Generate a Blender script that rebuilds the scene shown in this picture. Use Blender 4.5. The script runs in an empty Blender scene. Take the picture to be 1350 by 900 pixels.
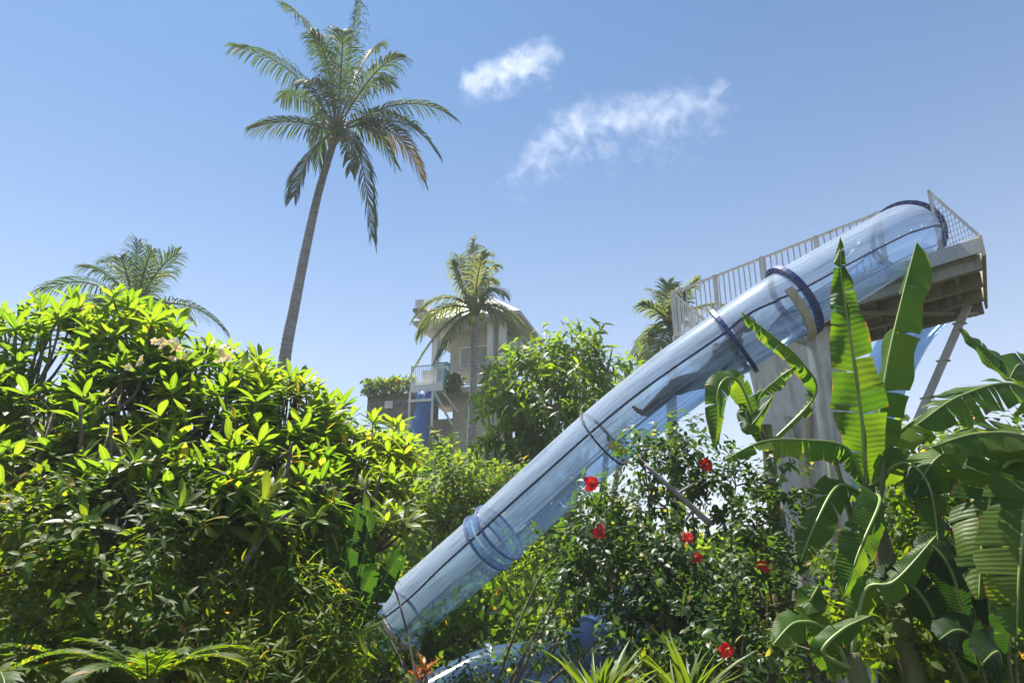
import bpy, bmesh, math, random
import numpy as np
from mathutils import Vector, Matrix
R = math.radians
random.seed(7)
rng = np.random.default_rng(11)
sc = bpy.context.scene
COL = sc.collection

# ------------------------------------------------------------------ camera, sky, sun, exposure
PITCH = 18.0
EYE = Vector((0.0, 0.0, 1.7))
cam_d = bpy.data.cameras.new('camera')
cam_d.lens = 24.0
cam_d.sensor_width = 36.0
cam_d.clip_start = 0.05
cam_d.clip_end = 9000.0
cam = bpy.data.objects.new('camera', cam_d)
cam.location = EYE
cam.rotation_euler = (R(90 + PITCH), 0, 0)
COL.objects.link(cam)
sc.camera = cam

SUN_EL, SUN_AZ = 66.0, -42.0          # azimuth measured from +Y (view direction), negative = left
world = bpy.data.worlds.new('World')
sc.world = world
world.use_nodes = True
wt = world.node_tree
wt.nodes.clear()
w_out = wt.nodes.new('ShaderNodeOutputWorld')
w_bg = wt.nodes.new('ShaderNodeBackground')
w_sky = wt.nodes.new('ShaderNodeTexSky')
w_sky.sky_type = 'NISHITA'
w_sky.sun_disc = False
w_sky.sun_elevation = R(SUN_EL)
w_sky.sun_rotation = R(SUN_AZ)
w_sky.altitude = 0.0
w_sky.air_density = 1.0
w_sky.dust_density = 0.5
w_sky.ozone_density = 3.0
w_bg.inputs['Strength'].default_value = 0.058
# pale tropical haze low in the sky, thinning with height all the way round
w_tc = wt.nodes.new('ShaderNodeTexCoord')
w_sx = wt.nodes.new('ShaderNodeSeparateXYZ')
wt.links.new(w_tc.outputs['Generated'], w_sx.inputs[0])
w_m = wt.nodes.new('ShaderNodeMath'); w_m.operation = 'MULTIPLY'; w_m.inputs[1].default_value = -3.7; w_m.use_clamp = False
wt.links.new(w_sx.outputs['Z'], w_m.inputs[0])
w_e = wt.nodes.new('ShaderNodeMath'); w_e.operation = 'EXPONENT'
wt.links.new(w_m.outputs[0], w_e.inputs[0])
w_c = wt.nodes.new('ShaderNodeMath'); w_c.operation = 'MINIMUM'; w_c.inputs[1].default_value = 0.92
wt.links.new(w_e.outputs[0], w_c.inputs[0])
w_t = wt.nodes.new('ShaderNodeVectorMath'); w_t.operation = 'MULTIPLY'; w_t.inputs[1].default_value = (0.41, 0.81, 1.03)
wt.links.new(w_sky.outputs['Color'], w_t.inputs[0])
w_x = wt.nodes.new('ShaderNodeMix'); w_x.data_type = 'RGBA'
wt.links.new(w_c.outputs[0], w_x.inputs['Factor'])
wt.links.new(w_t.outputs[0], w_x.inputs['A'])
w_x.inputs['B'].default_value = (8.0, 8.0, 8.6, 1)
wt.links.new(w_x.outputs['Result'], w_bg.inputs['Color'])
wt.links.new(w_bg.outputs['Background'], w_out.inputs['Surface'])

sun_d = bpy.data.lights.new('sun', 'SUN')
sun_d.energy = 5.0
sun_d.angle = R(0.5)
sun_d.color = (1.0, 0.95, 0.86)
sun = bpy.data.objects.new('sun', sun_d)
sdir = Vector((math.sin(R(SUN_AZ)) * math.cos(R(SUN_EL)), math.cos(R(SUN_AZ)) * math.cos(R(SUN_EL)), math.sin(R(SUN_EL))))
sun.rotation_euler = (-sdir).to_track_quat('-Z', 'Y').to_euler()
COL.objects.link(sun)

sc.view_settings.view_transform = 'Standard'
sc.view_settings.look = 'None'
sc.view_settings.exposure = 1.25
sc.view_settings.gamma = 1.0
sc.render.engine = 'CYCLES'
sc.cycles.use_denoising = True
sc.cycles.max_bounces = 12
sc.cycles.diffuse_bounces = 6
sc.cycles.glossy_bounces = 3
sc.cycles.transmission_bounces = 8
sc.cycles.transparent_max_bounces = 16
sc.cycles.volume_bounces = 2
sc.cycles.sample_clamp_indirect = 8.0

# ------------------------------------------------------------------ helpers
CP, SP = math.cos(R(PITCH)), math.sin(R(PITCH))
Z = Vector((0, 0, 1))


def at(px, py, Y):
    """place on the ground plan: the point at distance Y ahead that lies in the direction of photo point (px, py)"""
    cx, cy = (px - 675) / 900.0, (450 - py) / 900.0
    d = Vector((cx, CP - SP * cy, SP + CP * cy))
    return EYE + d * (Y / d.y)


def ground_at(px, Y):
    p = at(px, 600, Y)
    return Vector((p.x, Y, 0))


def fast_mesh(name, V, F, uv=None, smooth=True):
    V = np.asarray(V, dtype=np.float32)
    F = np.asarray(F, dtype=np.int32)
    k = F.shape[1]
    me = bpy.data.meshes.new(name)
    me.vertices.add(len(V))
    me.vertices.foreach_set('co', V.ravel())
    me.loops.add(F.size)
    me.loops.foreach_set('vertex_index', F.ravel())
    me.polygons.add(len(F))
    me.polygons.foreach_set('loop_start', np.arange(0, F.size, k, dtype=np.int32))
    if smooth:
        me.polygons.foreach_set('use_smooth', np.ones(len(F), dtype=bool))
    if uv is not None:
        l = me.uv_layers.new(name='UVMap')
        l.data.foreach_set('uv', np.asarray(uv, dtype=np.float32)[F.ravel()].ravel())
    me.update(calc_edges=True)
    return me


class MB:
    """collects shapes into one mesh"""
    def __init__(s):
        s.v, s.f, s.uv = [], [], []

    def add(s, vs, fs):
        o = len(s.v)
        s.v += [tuple(v) for v in vs]
        s.f += [tuple(i + o for i in f) for f in fs]

    def box(s, x0, x1, y0, y1, z0, z1):
        s.add([(x, y, z) for x in (x0, x1) for y in (y0, y1) for z in (z0, z1)],
              [(0, 1, 3, 2), (4, 6, 7, 5), (0, 4, 5, 1), (2, 3, 7, 6), (0, 2, 6, 4), (1, 5, 7, 3)])

    def beam(s, p0, p1, w, h, up=Z):
        p0, p1 = Vector(p0), Vector(p1)
        t = (p1 - p0).normalized()
        side = t.cross(up)
        if side.length < 1e-4:
            side = t.cross(Vector((1, 0, 0)))
        side.normalize()
        n = side.cross(t).normalized()
        vs = []
        for p in (p0, p1):
            for a, b in ((-1, -1), (1, -1), (1, 1), (-1, 1)):
                vs.append(p + side * (a * w / 2) + n * (b * h / 2))
        s.add(vs, [(3, 2, 1, 0), (4, 5, 6, 7), (0, 1, 5, 4), (1, 2, 6, 5), (2, 3, 7, 6), (3, 0, 4, 7)])

    def tube(s, pts, radii, n=8, cap=True):
        pts = [Vector(p) for p in pts]
        if not isinstance(radii, (list, tuple)):
            radii = [radii] * len(pts)
        o = len(s.v)
        ref = None
        for i, p in enumerate(pts):
            t = (pts[min(i + 1, len(pts) - 1)] - pts[max(i - 1, 0)]).normalized()
            if ref is None:
                ref = t.orthogonal().normalized()
            ref = (ref - t * ref.dot(t)).normalized()
            b = t.cross(ref)
            for k in range(n):
                a = 2 * math.pi * k / n
                s.v.append(tuple(p + (ref * math.cos(a) + b * math.sin(a)) * radii[i]))
        for i in range(len(pts) - 1):
            for k in range(n):
                k2 = (k + 1) % n
                s.f.append((o + i * n + k, o + i * n + k2, o + (i + 1) * n + k2, o + (i + 1) * n + k))
        if cap:
            s.f.append(tuple(o + k for k in reversed(range(n))))
            e = o + (len(pts) - 1) * n
            s.f.append(tuple(e + k for k in range(n)))

    def sphere(s, c, r, nu=8, nv=6, scale=(1, 1, 1)):
        o = len(s.v)
        c = Vector(c)
        for i in range(nv + 1):
            th = math.pi * i / nv
            for k in range(nu):
                a = 2 * math.pi * k / nu
                s.v.append((c.x + r * scale[0] * math.sin(th) * math.cos(a), c.y + r * scale[1] * math.sin(th) * math.sin(a), c.z + r * scale[2] * math.cos(th)))
        for i in range(nv):
            for k in range(nu):
                k2 = (k + 1) % nu
                s.f.append((o + i * nu + k, o + (i + 1) * nu + k, o + (i + 1) * nu + k2, o + i * nu + k2))


def origin(o):
    p = Vector((0, 0, 0))
    while o is not None:
        p += o.location
        o = o.parent
    return p


def mesh_data(name, mb, mat, off=Vector((0, 0, 0)), smooth=False):
    me = bpy.data.meshes.new(name)
    me.from_pydata([(v[0] - off[0], v[1] - off[1], v[2] - off[2]) for v in mb.v], [], mb.f)
    if smooth:
        me.polygons.foreach_set('use_smooth', [True] * len(me.polygons))
    if mb.uv:
        l = me.uv_layers.new(name='UVMap')
        for lp in me.loops:
            l.data[lp.index].uv = mb.uv[lp.vertex_index]
    me.materials.append(mat)
    me.update()
    return me


def part(name, mb, mat, parent=None, smooth=False, bevel=0, local=False):
    off = Vector((0, 0, 0)) if local else origin(parent)
    o = bpy.data.objects.new(name, mesh_data(name, mb, mat, off, smooth))
    o.parent = parent
    COL.objects.link(o)
    if bevel:
        m = o.modifiers.new('bevel', 'BEVEL')
        m.width = bevel
        m.segments = 2
        m.limit_method = 'ANGLE'
    return o


def link(name, me, parent=None):
    o = bpy.data.objects.new(name, me)
    o.parent = parent
    COL.objects.link(o)
    return o


def thing(name, label, cat, loc=(0, 0, 0), group=None, rz=0.0):
    o = bpy.data.objects.new(name, None)
    o.empty_display_size = 0.2
    COL.objects.link(o)
    o.location = loc
    o.rotation_euler = (0, 0, rz)
    o['label'] = label
    o['category'] = cat
    if group:
        o['group'] = group
    return o


def catmull(pts, n):
    pts = [Vector(p) for p in pts]
    P = [pts[0] * 2 - pts[1]] + pts + [pts[-1] * 2 - pts[-2]]
    out = []
    segs = len(pts) - 1
    for i in range(segs):
        a, b, c, d = P[i:i + 4]
        m = n if i < segs - 1 else n + 1
        for k in range(m):
            t = k / n
            out.append(0.5 * ((2 * b) + (c - a) * t + (2 * a - 5 * b + 4 * c - d) * t * t + (3 * b - a - 3 * c + d) * t ** 3))
    return out


def bez(a, b, c, n):
    return [a * (1 - t) ** 2 + b * 2 * t * (1 - t) + c * t * t for t in [i / n for i in range(n + 1)]]


# ------------------------------------------------------------------ materials
def new_mat(name):
    m = bpy.data.materials.new(name)
    m.use_nodes = True
    nt = m.node_tree
    nt.nodes.clear()
    out = nt.nodes.new('ShaderNodeOutputMaterial')
    return m, nt, out


def ramp(nt, cols, fac):
    r = nt.nodes.new('ShaderNodeValToRGB')
    e = r.color_ramp.elements
    while len(e) < len(cols):
        e.new(0.5)
    for i, c in enumerate(cols):
        e[i].position = i / (len(cols) - 1)
        e[i].color = (*c, 1)
    nt.links.new(fac, r.inputs['Fac'])
    return r.outputs['Color']


def leaf_mat(name, cols, trans=(2.6, 2.3, 0.9), tf=0.45, rough=0.42, spec=0.35, rib=None, vein=0.0, clump=0.5, old=None, edge=None):
    m, nt, out = new_mat(name)
    N, L = nt.nodes, nt.links
    oi = N.new('ShaderNodeObjectInfo')
    geo = N.new('ShaderNodeNewGeometry')
    a = N.new('ShaderNodeMath'); a.operation = 'MULTIPLY_ADD'
    L.new(oi.outputs['Random'], a.inputs[0]); a.inputs[1].default_value = 7.31
    L.new(geo.outputs['Random Per Island'], a.inputs[2])
    fr = N.new('ShaderNodeMath'); fr.operation = 'FRACT'
    L.new(a.outputs[0], fr.inputs[0])
    nz = N.new('ShaderNodeTexNoise'); nz.inputs['Scale'].default_value = clump; nz.inputs['Detail'].default_value = 2
    L.new(geo.outputs['Position'], nz.inputs['Vector'])
    mx = N.new('ShaderNodeMath'); mx.operation = 'MULTIPLY_ADD'; mx.use_clamp = True
    L.new(nz.outputs['Fac'], mx.inputs[0]); mx.inputs[1].default_value = 1.3
    sb = N.new('ShaderNodeMath'); sb.operation = 'MULTIPLY_ADD'
    L.new(fr.outputs[0], sb.inputs[0]); sb.inputs[1].default_value = 0.75; sb.inputs[2].default_value = -0.55
    L.new(sb.outputs[0], mx.inputs[2])
    col = ramp(nt, cols, mx.outputs[0])
    uv = N.new('ShaderNodeUVMap')
    if old is not None:                                   # a few leaves have gone yellow
        gt = N.new('ShaderNodeMath'); gt.operation = 'GREATER_THAN'; L.new(fr.outputs[0], gt.inputs[0]); gt.inputs[1].default_value = old[3]
        mo = N.new('ShaderNodeMix'); mo.data_type = 'RGBA'; L.new(gt.outputs[0], mo.inputs['Factor'])
        L.new(col, mo.inputs['A']); mo.inputs['B'].default_value = (*old[:3], 1)
        col = mo.outputs['Result']
    if edge is not None:                                  # dry brown margins and spots
        se = N.new('ShaderNodeSeparateXYZ'); L.new(uv.outputs['UV'], se.inputs[0])
        e1 = N.new('ShaderNodeMath'); e1.operation = 'SUBTRACT'; L.new(se.outputs['X'], e1.inputs[0]); e1.inputs[1].default_value = 0.5
        e2 = N.new('ShaderNodeMath'); e2.operation = 'ABSOLUTE'; L.new(e1.outputs[0], e2.inputs[0])
        en = N.new('ShaderNodeTexNoise'); en.inputs['Scale'].default_value = 9; en.inputs['Detail'].default_value = 5; L.new(geo.outputs['Position'], en.inputs['Vector'])
        e3 = N.new('ShaderNodeMath'); e3.operation = 'MULTIPLY_ADD'; L.new(en.outputs['Fac'], e3.inputs[0]); e3.inputs[1].default_value = 0.35; L.new(e2.outputs[0], e3.inputs[2])
        em = N.new('ShaderNodeMapRange'); L.new(e3.outputs[0], em.inputs['Value']); em.inputs['From Min'].default_value = 0.655; em.inputs['From Max'].default_value = 0.70
        mo = N.new('ShaderNodeMix'); mo.data_type = 'RGBA'; L.new(em.outputs[0], mo.inputs['Factor'])
        L.new(col, mo.inputs['A']); mo.inputs['B'].default_value = (*edge, 1)
        col = mo.outputs['Result']
    if rib is not None:
        sep = N.new('ShaderNodeSeparateXYZ'); L.new(uv.outputs['UV'], sep.inputs[0])
        d = N.new('ShaderNodeMath'); d.operation = 'SUBTRACT'; L.new(sep.outputs['X'], d.inputs[0]); d.inputs[1].default_value = 0.5
        ab = N.new('ShaderNodeMath'); ab.operation = 'ABSOLUTE'; L.new(d.outputs[0], ab.inputs[0])
        mr = N.new('ShaderNodeMapRange'); L.new(ab.outputs[0], mr.inputs['Value'])
        mr.inputs['From Min'].default_value = 0.03; mr.inputs['From Max'].default_value = 0.08
        mr.inputs['To Min'].default_value = 0.75; mr.inputs['To Max'].default_value = 0.0
        mix = N.new('ShaderNodeMix'); mix.data_type = 'RGBA'
        L.new(mr.outputs[0], mix.inputs['Factor']); L.new(col, mix.inputs['A']); mix.inputs['B'].default_value = (*rib, 1)
        col = mix.outputs['Result']
    bs = N.new('ShaderNodeBsdfPrincipled')
    L.new(col, bs.inputs['Base Color'])
    bs.inputs['Roughness'].default_value = rough
    bs.inputs['Specular IOR Level'].default_value = spec
    tm = N.new('ShaderNodeVectorMath'); tm.operation = 'MULTIPLY'
    L.new(col, tm.inputs[0]); tm.inputs[1].default_value = trans
    tr = N.new('ShaderNodeBsdfTranslucent')
    L.new(tm.outputs[0], tr.inputs['Color'])
    if vein:
        wv = N.new('ShaderNodeTexWave'); wv.bands_direction = 'Y'; wv.inputs['Scale'].default_value = 15
        wv.inputs['Distortion'].default_value = 1.5; wv.inputs['Detail Scale'].default_value = 0.6
        L.new(uv.outputs['UV'], wv.inputs['Vector'])
        bp = N.new('ShaderNodeBump'); bp.inputs['Strength'].default_value = vein; bp.inputs['Distance'].default_value = 0.01
        L.new(wv.outputs['Fac'], bp.inputs['Height'])
        L.new(bp.outputs['Normal'], bs.inputs['Normal']); L.new(bp.outputs['Normal'], tr.inputs['Normal'])
    ms = N.new('ShaderNodeMixShader'); ms.inputs['Fac'].default_value = tf
    L.new(bs.outputs[0], ms.inputs[1]); L.new(tr.outputs[0], ms.inputs[2])
    L.new(ms.outputs[0], out.inputs['Surface'])
    return m


def solid(name, c1, c2=None, rough=0.6, scale=6.0, bump=0.0, metal=0.0, spec=0.4, stretch=(1, 1, 1), coords='Object', stain=None):
    m, nt, out = new_mat(name)
    N, L = nt.nodes, nt.links
    tc = N.new('ShaderNodeTexCoord')
    mp = N.new('ShaderNodeMapping'); mp.inputs['Scale'].default_value = stretch
    L.new(tc.outputs[coords], mp.inputs['Vector'])
    nz = N.new('ShaderNodeTexNoise'); nz.inputs['Scale'].default_value = scale; nz.inputs['Detail'].default_value = 6
    nz.inputs['Roughness'].default_value = 0.62
    L.new(mp.outputs[0], nz.inputs['Vector'])
    mr = N.new('ShaderNodeMapRange'); L.new(nz.outputs['Fac'], mr.inputs['Value'])
    mr.inputs['From Min'].default_value = 0.3; mr.inputs['From Max'].default_value = 0.7
    bs = N.new('ShaderNodeBsdfPrincipled')
    col = ramp(nt, [c1, c2 or tuple(x * 0.8 for x in c1)], mr.outputs[0])
    if stain:                                             # runs of rust and grime down the face
        ms = N.new('ShaderNodeMapping'); ms.inputs['Scale'].default_value = (7, 7, 0.9)
        L.new(tc.outputs[coords], ms.inputs['Vector'])
        sn = N.new('ShaderNodeTexNoise'); sn.inputs['Scale'].default_value = 1.3; sn.inputs['Detail'].default_value = 6; L.new(ms.outputs[0], sn.inputs['Vector'])
        sr = N.new('ShaderNodeMapRange'); L.new(sn.outputs['Fac'], sr.inputs['Value'])
        sr.inputs['From Min'].default_value = 0.52; sr.inputs['From Max'].default_value = 0.78; sr.inputs['To Max'].default_value = 0.75
        mo = N.new('ShaderNodeMix'); mo.data_type = 'RGBA'; L.new(sr.outputs[0], mo.inputs['Factor'])
        L.new(col, mo.inputs['A']); mo.inputs['B'].default_value = (*stain, 1)
        col = mo.outputs['Result']
    L.new(col, bs.inputs['Base Color'])
    bs.inputs['Roughness'].default_value = rough
    bs.inputs['Metallic'].default_value = metal
    bs.inputs['Specular IOR Level'].default_value = spec
    if bump:
        bp = N.new('ShaderNodeBump'); bp.inputs['Strength'].default_value = bump; bp.inputs['Distance'].default_value = 0.03
        L.new(nz.outputs['Fac'], bp.inputs['Height']); L.new(bp.outputs['Normal'], bs.inputs['Normal'])
    L.new(bs.outputs[0], out.inputs['Surface'])
    return m


def tube_mat(name, tint, body, clear=0.45):
    """clear blue acrylic: scuffed, a little milky, with water marks and dirt drawn out along the run"""
    m, nt, out = new_mat(name)
    N, L = nt.nodes, nt.links
    uv = N.new('ShaderNodeUVMap')
    def streak(su, sv, lo, hi, detail=6):
        mp = N.new('ShaderNodeMapping'); mp.inputs['Scale'].default_value = (su, sv, 1)
        L.new(uv.outputs['UV'], mp.inputs['Vector'])
        nz = N.new('ShaderNodeTexNoise'); nz.inputs['Scale'].default_value = 1.0; nz.inputs['Detail'].default_value = detail; nz.inputs['Roughness'].default_value = 0.65
        L.new(mp.outputs[0], nz.inputs['Vector'])
        mr = N.new('ShaderNodeMapRange'); L.new(nz.outputs['Fac'], mr.inputs['Value'])
        mr.inputs['From Min'].default_value = lo; mr.inputs['From Max'].default_value = hi
        return mr
    a = streak(3.2, 0.55, .34, .68)
    a.inputs['To Min'].default_value = 1 - clear - 0.16; a.inputs['To Max'].default_value = 1 - clear + 0.14
    g = streak(7.0, 1.1, .50, .74)
    sc_ = streak(26.0, 0.8, .58, .72, 3)
    col = N.new('ShaderNodeMix'); col.data_type = 'RGBA'; L.new(g.outputs[0], col.inputs['Factor'])
    col.inputs['A'].default_value = (*body, 1); col.inputs['B'].default_value = (0.20, 0.24, 0.30, 1)
    tr = N.new('ShaderNodeBsdfTransparent'); tr.inputs['Color'].default_value = (*tint, 1)
    tl = N.new('ShaderNodeBsdfTranslucent'); L.new(col.outputs['Result'], tl.inputs['Color'])
    df = N.new('ShaderNodeBsdfDiffuse'); L.new(col.outputs['Result'], df.inputs['Color'])
    m1 = N.new('ShaderNodeMixShader'); m1.inputs['Fac'].default_value = 0.5
    L.new(df.outputs[0], m1.inputs[1]); L.new(tl.outputs[0], m1.inputs[2])
    ad = N.new('ShaderNodeMath'); ad.operation = 'MULTIPLY_ADD'; ad.use_clamp = True
    L.new(sc_.outputs[0], ad.inputs[0]); ad.inputs[1].default_value = 0.18; L.new(a.outputs[0], ad.inputs[2])
    m2 = N.new('ShaderNodeMixShader'); L.new(ad.outputs[0], m2.inputs['Fac'])
    L.new(tr.outputs[0], m2.inputs[1]); L.new(m1.outputs[0], m2.inputs[2])
    gl = N.new('ShaderNodeBsdfGlossy'); gl.inputs['Roughness'].default_value = 0.13
    lw = N.new('ShaderNodeLayerWeight'); lw.inputs['Blend'].default_value = 0.5
    pw = N.new('ShaderNodeMath'); pw.operation = 'POWER'; L.new(lw.outputs['Facing'], pw.inputs[0]); pw.inputs[1].default_value = 4.0
    fz = N.new('ShaderNodeMath'); fz.operation = 'MULTIPLY_ADD'; L.new(pw.outputs[0], fz.inputs[0]); fz.inputs[1].default_value = 0.5; fz.inputs[2].default_value = 0.075
    m3 = N.new('ShaderNodeMixShader'); L.new(fz.outputs[0], m3.inputs['Fac'])
    L.new(m2.outputs[0], m3.inputs[1]); L.new(gl.outputs[0], m3.inputs[2])
    L.new(m3.outputs[0], out.inputs['Surface'])
    return m


M = {}
M['plumeria'] = leaf_mat('plumeria_leaf', [(0.045, 0.09, 0.009), (0.085, 0.13, 0.012), (0.14, 0.16, 0.018)], trans=(3.7, 3.7, 1.2), tf=0.52, rib=(0.16, 0.2, 0.05), clump=0.7, old=(0.30, 0.20, 0.03, 0.985))
M['small'] = leaf_mat('small_leaf', [(0.04, 0.085, 0.012), (0.07, 0.13, 0.016), (0.13, 0.165, 0.022)], trans=(3.8, 3.2, 0.9), tf=0.52, rough=0.5, spec=0.22, old=(0.26, 0.17, 0.03, 0.98))
M['bright'] = leaf_mat('bright_leaf', [(0.045, 0.10, 0.01), (0.08, 0.14, 0.012), (0.13, 0.18, 0.015)], trans=(3.4, 3.0, 0.8), tf=0.55)
M['hibiscus'] = leaf_mat('hibiscus_leaf', [(0.025, 0.06, 0.018), (0.045, 0.09, 0.024), (0.08, 0.12, 0.035)], trans=(2.6, 2.6, 0.8), tf=0.46, rough=0.42, spec=0.38, old=(0.30, 0.24, 0.10, 0.985))
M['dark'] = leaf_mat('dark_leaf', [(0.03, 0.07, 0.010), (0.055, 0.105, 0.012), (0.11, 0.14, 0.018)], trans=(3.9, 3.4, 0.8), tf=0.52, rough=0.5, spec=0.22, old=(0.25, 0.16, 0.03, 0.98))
M['paddle'] = leaf_mat('paddle_leaf', [(0.02, 0.055, 0.012), (0.035, 0.085, 0.014)], trans=(2.6, 2.6, 0.8), tf=0.45, rib=(0.1, 0.16, 0.05), vein=0.3)
M['shaded_paddle'] = leaf_mat('shaded_paddle_leaf', [(0.012, 0.035, 0.008), (0.022, 0.055, 0.010)], trans=(2.4, 2.4, 0.8), tf=0.4, rough=0.5, spec=0.25, rib=(0.08, 0.12, 0.03), vein=0.3)  # darker copy of the paddle leaf, deep shade put into its colour
M['banana'] = leaf_mat('banana_leaf', [(0.035, 0.09, 0.012), (0.06, 0.125, 0.014), (0.1, 0.15, 0.02)], trans=(3.3, 2.9, 0.7), tf=0.5, rough=0.46, spec=0.26, vein=0.22, clump=0.9, edge=(0.13, 0.085, 0.03))
M['palm'] = leaf_mat('palm_leaf', [(0.034, 0.066, 0.034), (0.055, 0.092, 0.042), (0.085, 0.12, 0.046)], trans=(2.0, 2.0, 0.9), tf=0.38, rough=0.6, spec=0.02, old=(0.20, 0.15, 0.05, 0.97))
M['palm_pale'] = leaf_mat('palm_pale_leaf', [(0.08, 0.125, 0.055), (0.13, 0.17, 0.075), (0.2, 0.21, 0.11)], trans=(2.2, 2.1, 1.0), tf=0.4, rough=0.55, spec=0.08)
M['palm_dry'] = leaf_mat('palm_dry_leaf', [(0.12, 0.10, 0.03), (0.18, 0.13, 0.04)], trans=(2.0, 1.7, 0.8), tf=0.4)
M['grass'] = leaf_mat('strap_leaf', [(0.07, 0.12, 0.015), (0.12, 0.17, 0.02)], trans=(2.6, 2.3, 0.8), tf=0.5)
M['cordyline'] = leaf_mat('cordyline_leaf', [(0.28, 0.05, 0.01), (0.4, 0.14, 0.015), (0.25, 0.2, 0.02)], trans=(1.8, 1.6, 1.0), tf=0.5)
M['bark'] = solid('bark', (0.36, 0.33, 0.30), (0.20, 0.18, 0.16), rough=0.9, scale=14, bump=0.6, stretch=(1, 1, 0.3))
M['palm_bark'] = solid('palm_bark', (0.38, 0.365, 0.35), (0.19, 0.18, 0.17), rough=0.9, scale=3, bump=0.7, stretch=(1, 1, 4.5))
M['twig'] = solid('twig_bark', (0.20, 0.17, 0.12), (0.10, 0.085, 0.06), rough=0.85, scale=20, bump=0.3)
M['rachis'] = solid('rachis', (0.16, 0.18, 0.07), (0.10, 0.11, 0.04), rough=0.5, scale=12)
M['midrib'] = solid('midrib', (0.24, 0.32, 0.09), (0.18, 0.24, 0.06), rough=0.4, scale=8)
M['banana_stem'] = solid('banana_stem', (0.16, 0.18, 0.06), (0.07, 0.07, 0.03), rough=0.55, scale=7, stretch=(1, 1, 0.2))
M['soil'] = solid('soil', (0.05, 0.04, 0.025), (0.025, 0.03, 0.012), rough=1.0, scale=1.5, bump=0.5)
M['concrete'] = solid('concrete', (0.68, 0.66, 0.60), (0.54, 0.52, 0.46), rough=0.85, scale=2.5, bump=0.15, stain=(0.20, 0.19, 0.15))
M['beige'] = solid('beige_render', (0.55, 0.50, 0.38), (0.44, 0.40, 0.30), rough=0.85, scale=1.8, bump=0.1, stain=(0.24, 0.22, 0.16))
M['stone'] = solid('stone_wall', (0.24, 0.225, 0.19), (0.14, 0.13, 0.11), rough=0.9, scale=3.0, bump=0.3)
M['white'] = solid('white_paint', (0.78, 0.77, 0.75), (0.68, 0.67, 0.64), rough=0.45, scale=3, stain=(0.50, 0.46, 0.40))
M['steel'] = solid('grey_steel', (0.52, 0.52, 0.50), (0.43, 0.43, 0.41), rough=0.5, scale=5, stain=(0.20, 0.14, 0.09))
M['olive'] = solid('olive_steel', (0.42, 0.41, 0.33), (0.32, 0.31, 0.24), rough=0.6, scale=3, stain=(0.13, 0.085, 0.05))
M['cream'] = solid('cream_steel', (0.52, 0.47, 0.36), (0.40, 0.35, 0.26), rough=0.6, scale=4, stain=(0.26, 0.15, 0.08))
M['ring'] = solid('blue_flange', (0.035, 0.055, 0.20), (0.02, 0.035, 0.12), rough=0.35, scale=5, spec=0.5)
M['ringpale'] = solid('pale_blue_flange', (0.16, 0.23, 0.42), (0.10, 0.16, 0.32), rough=0.35, scale=5, spec=0.5)
M['seam'] = solid('seam', (0.06, 0.08, 0.14), (0.035, 0.05, 0.10), rough=0.5, scale=9)
M['bolt'] = solid('bolt_steel', (0.5, 0.5, 0.5), (0.3, 0.3, 0.3), rough=0.35, metal=0.8)
M['blue'] = solid('blue_paint', (0.06, 0.16, 0.42), (0.045, 0.12, 0.34), rough=0.35, scale=4)
M['teal'] = solid('teal_paint', (0.13, 0.36, 0.45), (0.10, 0.28, 0.38), rough=0.4, scale=4)
M['sticker'] = solid('yellow_sticker', (0.62, 0.48, 0.12), (0.5, 0.4, 0.12), rough=0.5, scale=9)
M['roof'] = solid('roof_panel', (0.52, 0.52, 0.47), (0.42, 0.42, 0.37), rough=0.7, scale=2, stain=(0.2,0.19,0.15))
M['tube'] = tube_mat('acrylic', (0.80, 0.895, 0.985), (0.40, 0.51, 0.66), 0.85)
M['tube_sunlit'] = tube_mat('acrylic_sunlit_top', (0.84, 0.91, 0.98), (0.69, 0.75, 0.83), 0.57)  # whiter upper half: sunlight and sky reflection put into the acrylic's colour
M['tubeblue'] = tube_mat('acrylic_blue', (0.56, 0.72, 0.86), (0.14, 0.24, 0.40), 0.62)
M['flow_red'] = leaf_mat('red_petal', [(0.55, 0.012, 0.012), (0.75, 0.03, 0.02)], trans=(1.2, 1.0, 1.0), tf=0.4)
M['flow_pale'] = leaf_mat('pale_petal', [(0.75, 0.6, 0.25), (0.8, 0.72, 0.5)], trans=(1, 1, 1), tf=0.4)
M['flow_yel'] = solid('stamen', (0.7, 0.45, 0.05), (0.6, 0.3, 0.05), rough=0.6)
M['fruit'] = solid('yellow_fruit', (0.5, 0.42, 0.05), (0.35, 0.33, 0.05), rough=0.5)
M['skin'] = solid('skin', (0.14, 0.07, 0.045), (0.115, 0.055, 0.036), rough=0.5, scale=9)
M['shorts'] = solid('dark_cloth', (0.018, 0.02, 0.03), (0.03, 0.032, 0.045), rough=0.8, scale=20)
M['shirt'] = solid('grey_cloth', (0.02, 0.018, 0.026), (0.014, 0.013, 0.02), rough=0.85, scale=20)
M['hair'] = solid('hair', (0.02, 0.014, 0.01), (0.035, 0.025, 0.018), rough=0.5, scale=30)

# ------------------------------------------------------------------ ground
mb = MB()
n = 24
gs = [(-3000 * (abs(i - n / 2) / (n / 2)) ** 3 * (1 if i < n / 2 else -1)) for i in range(n + 1)]
for i in range(n):
    for j in range(n):
        def gz(x, y): return 0.0 if abs(x) > 60 or abs(y) > 60 else 0.05 * math.sin(x * 0.8) * math.cos(y * 0.7) - 0.05
        q = [(gs[i], gs[j]), (gs[i + 1], gs[j]), (gs[i + 1], gs[j + 1]), (gs[i], gs[j + 1])]
        mb.add([(x, y, gz(x, y)) for x, y in q], [(0, 1, 2, 3)])
g = part('ground', mb, M['soil'])
g['kind'] = 'structure'


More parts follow.
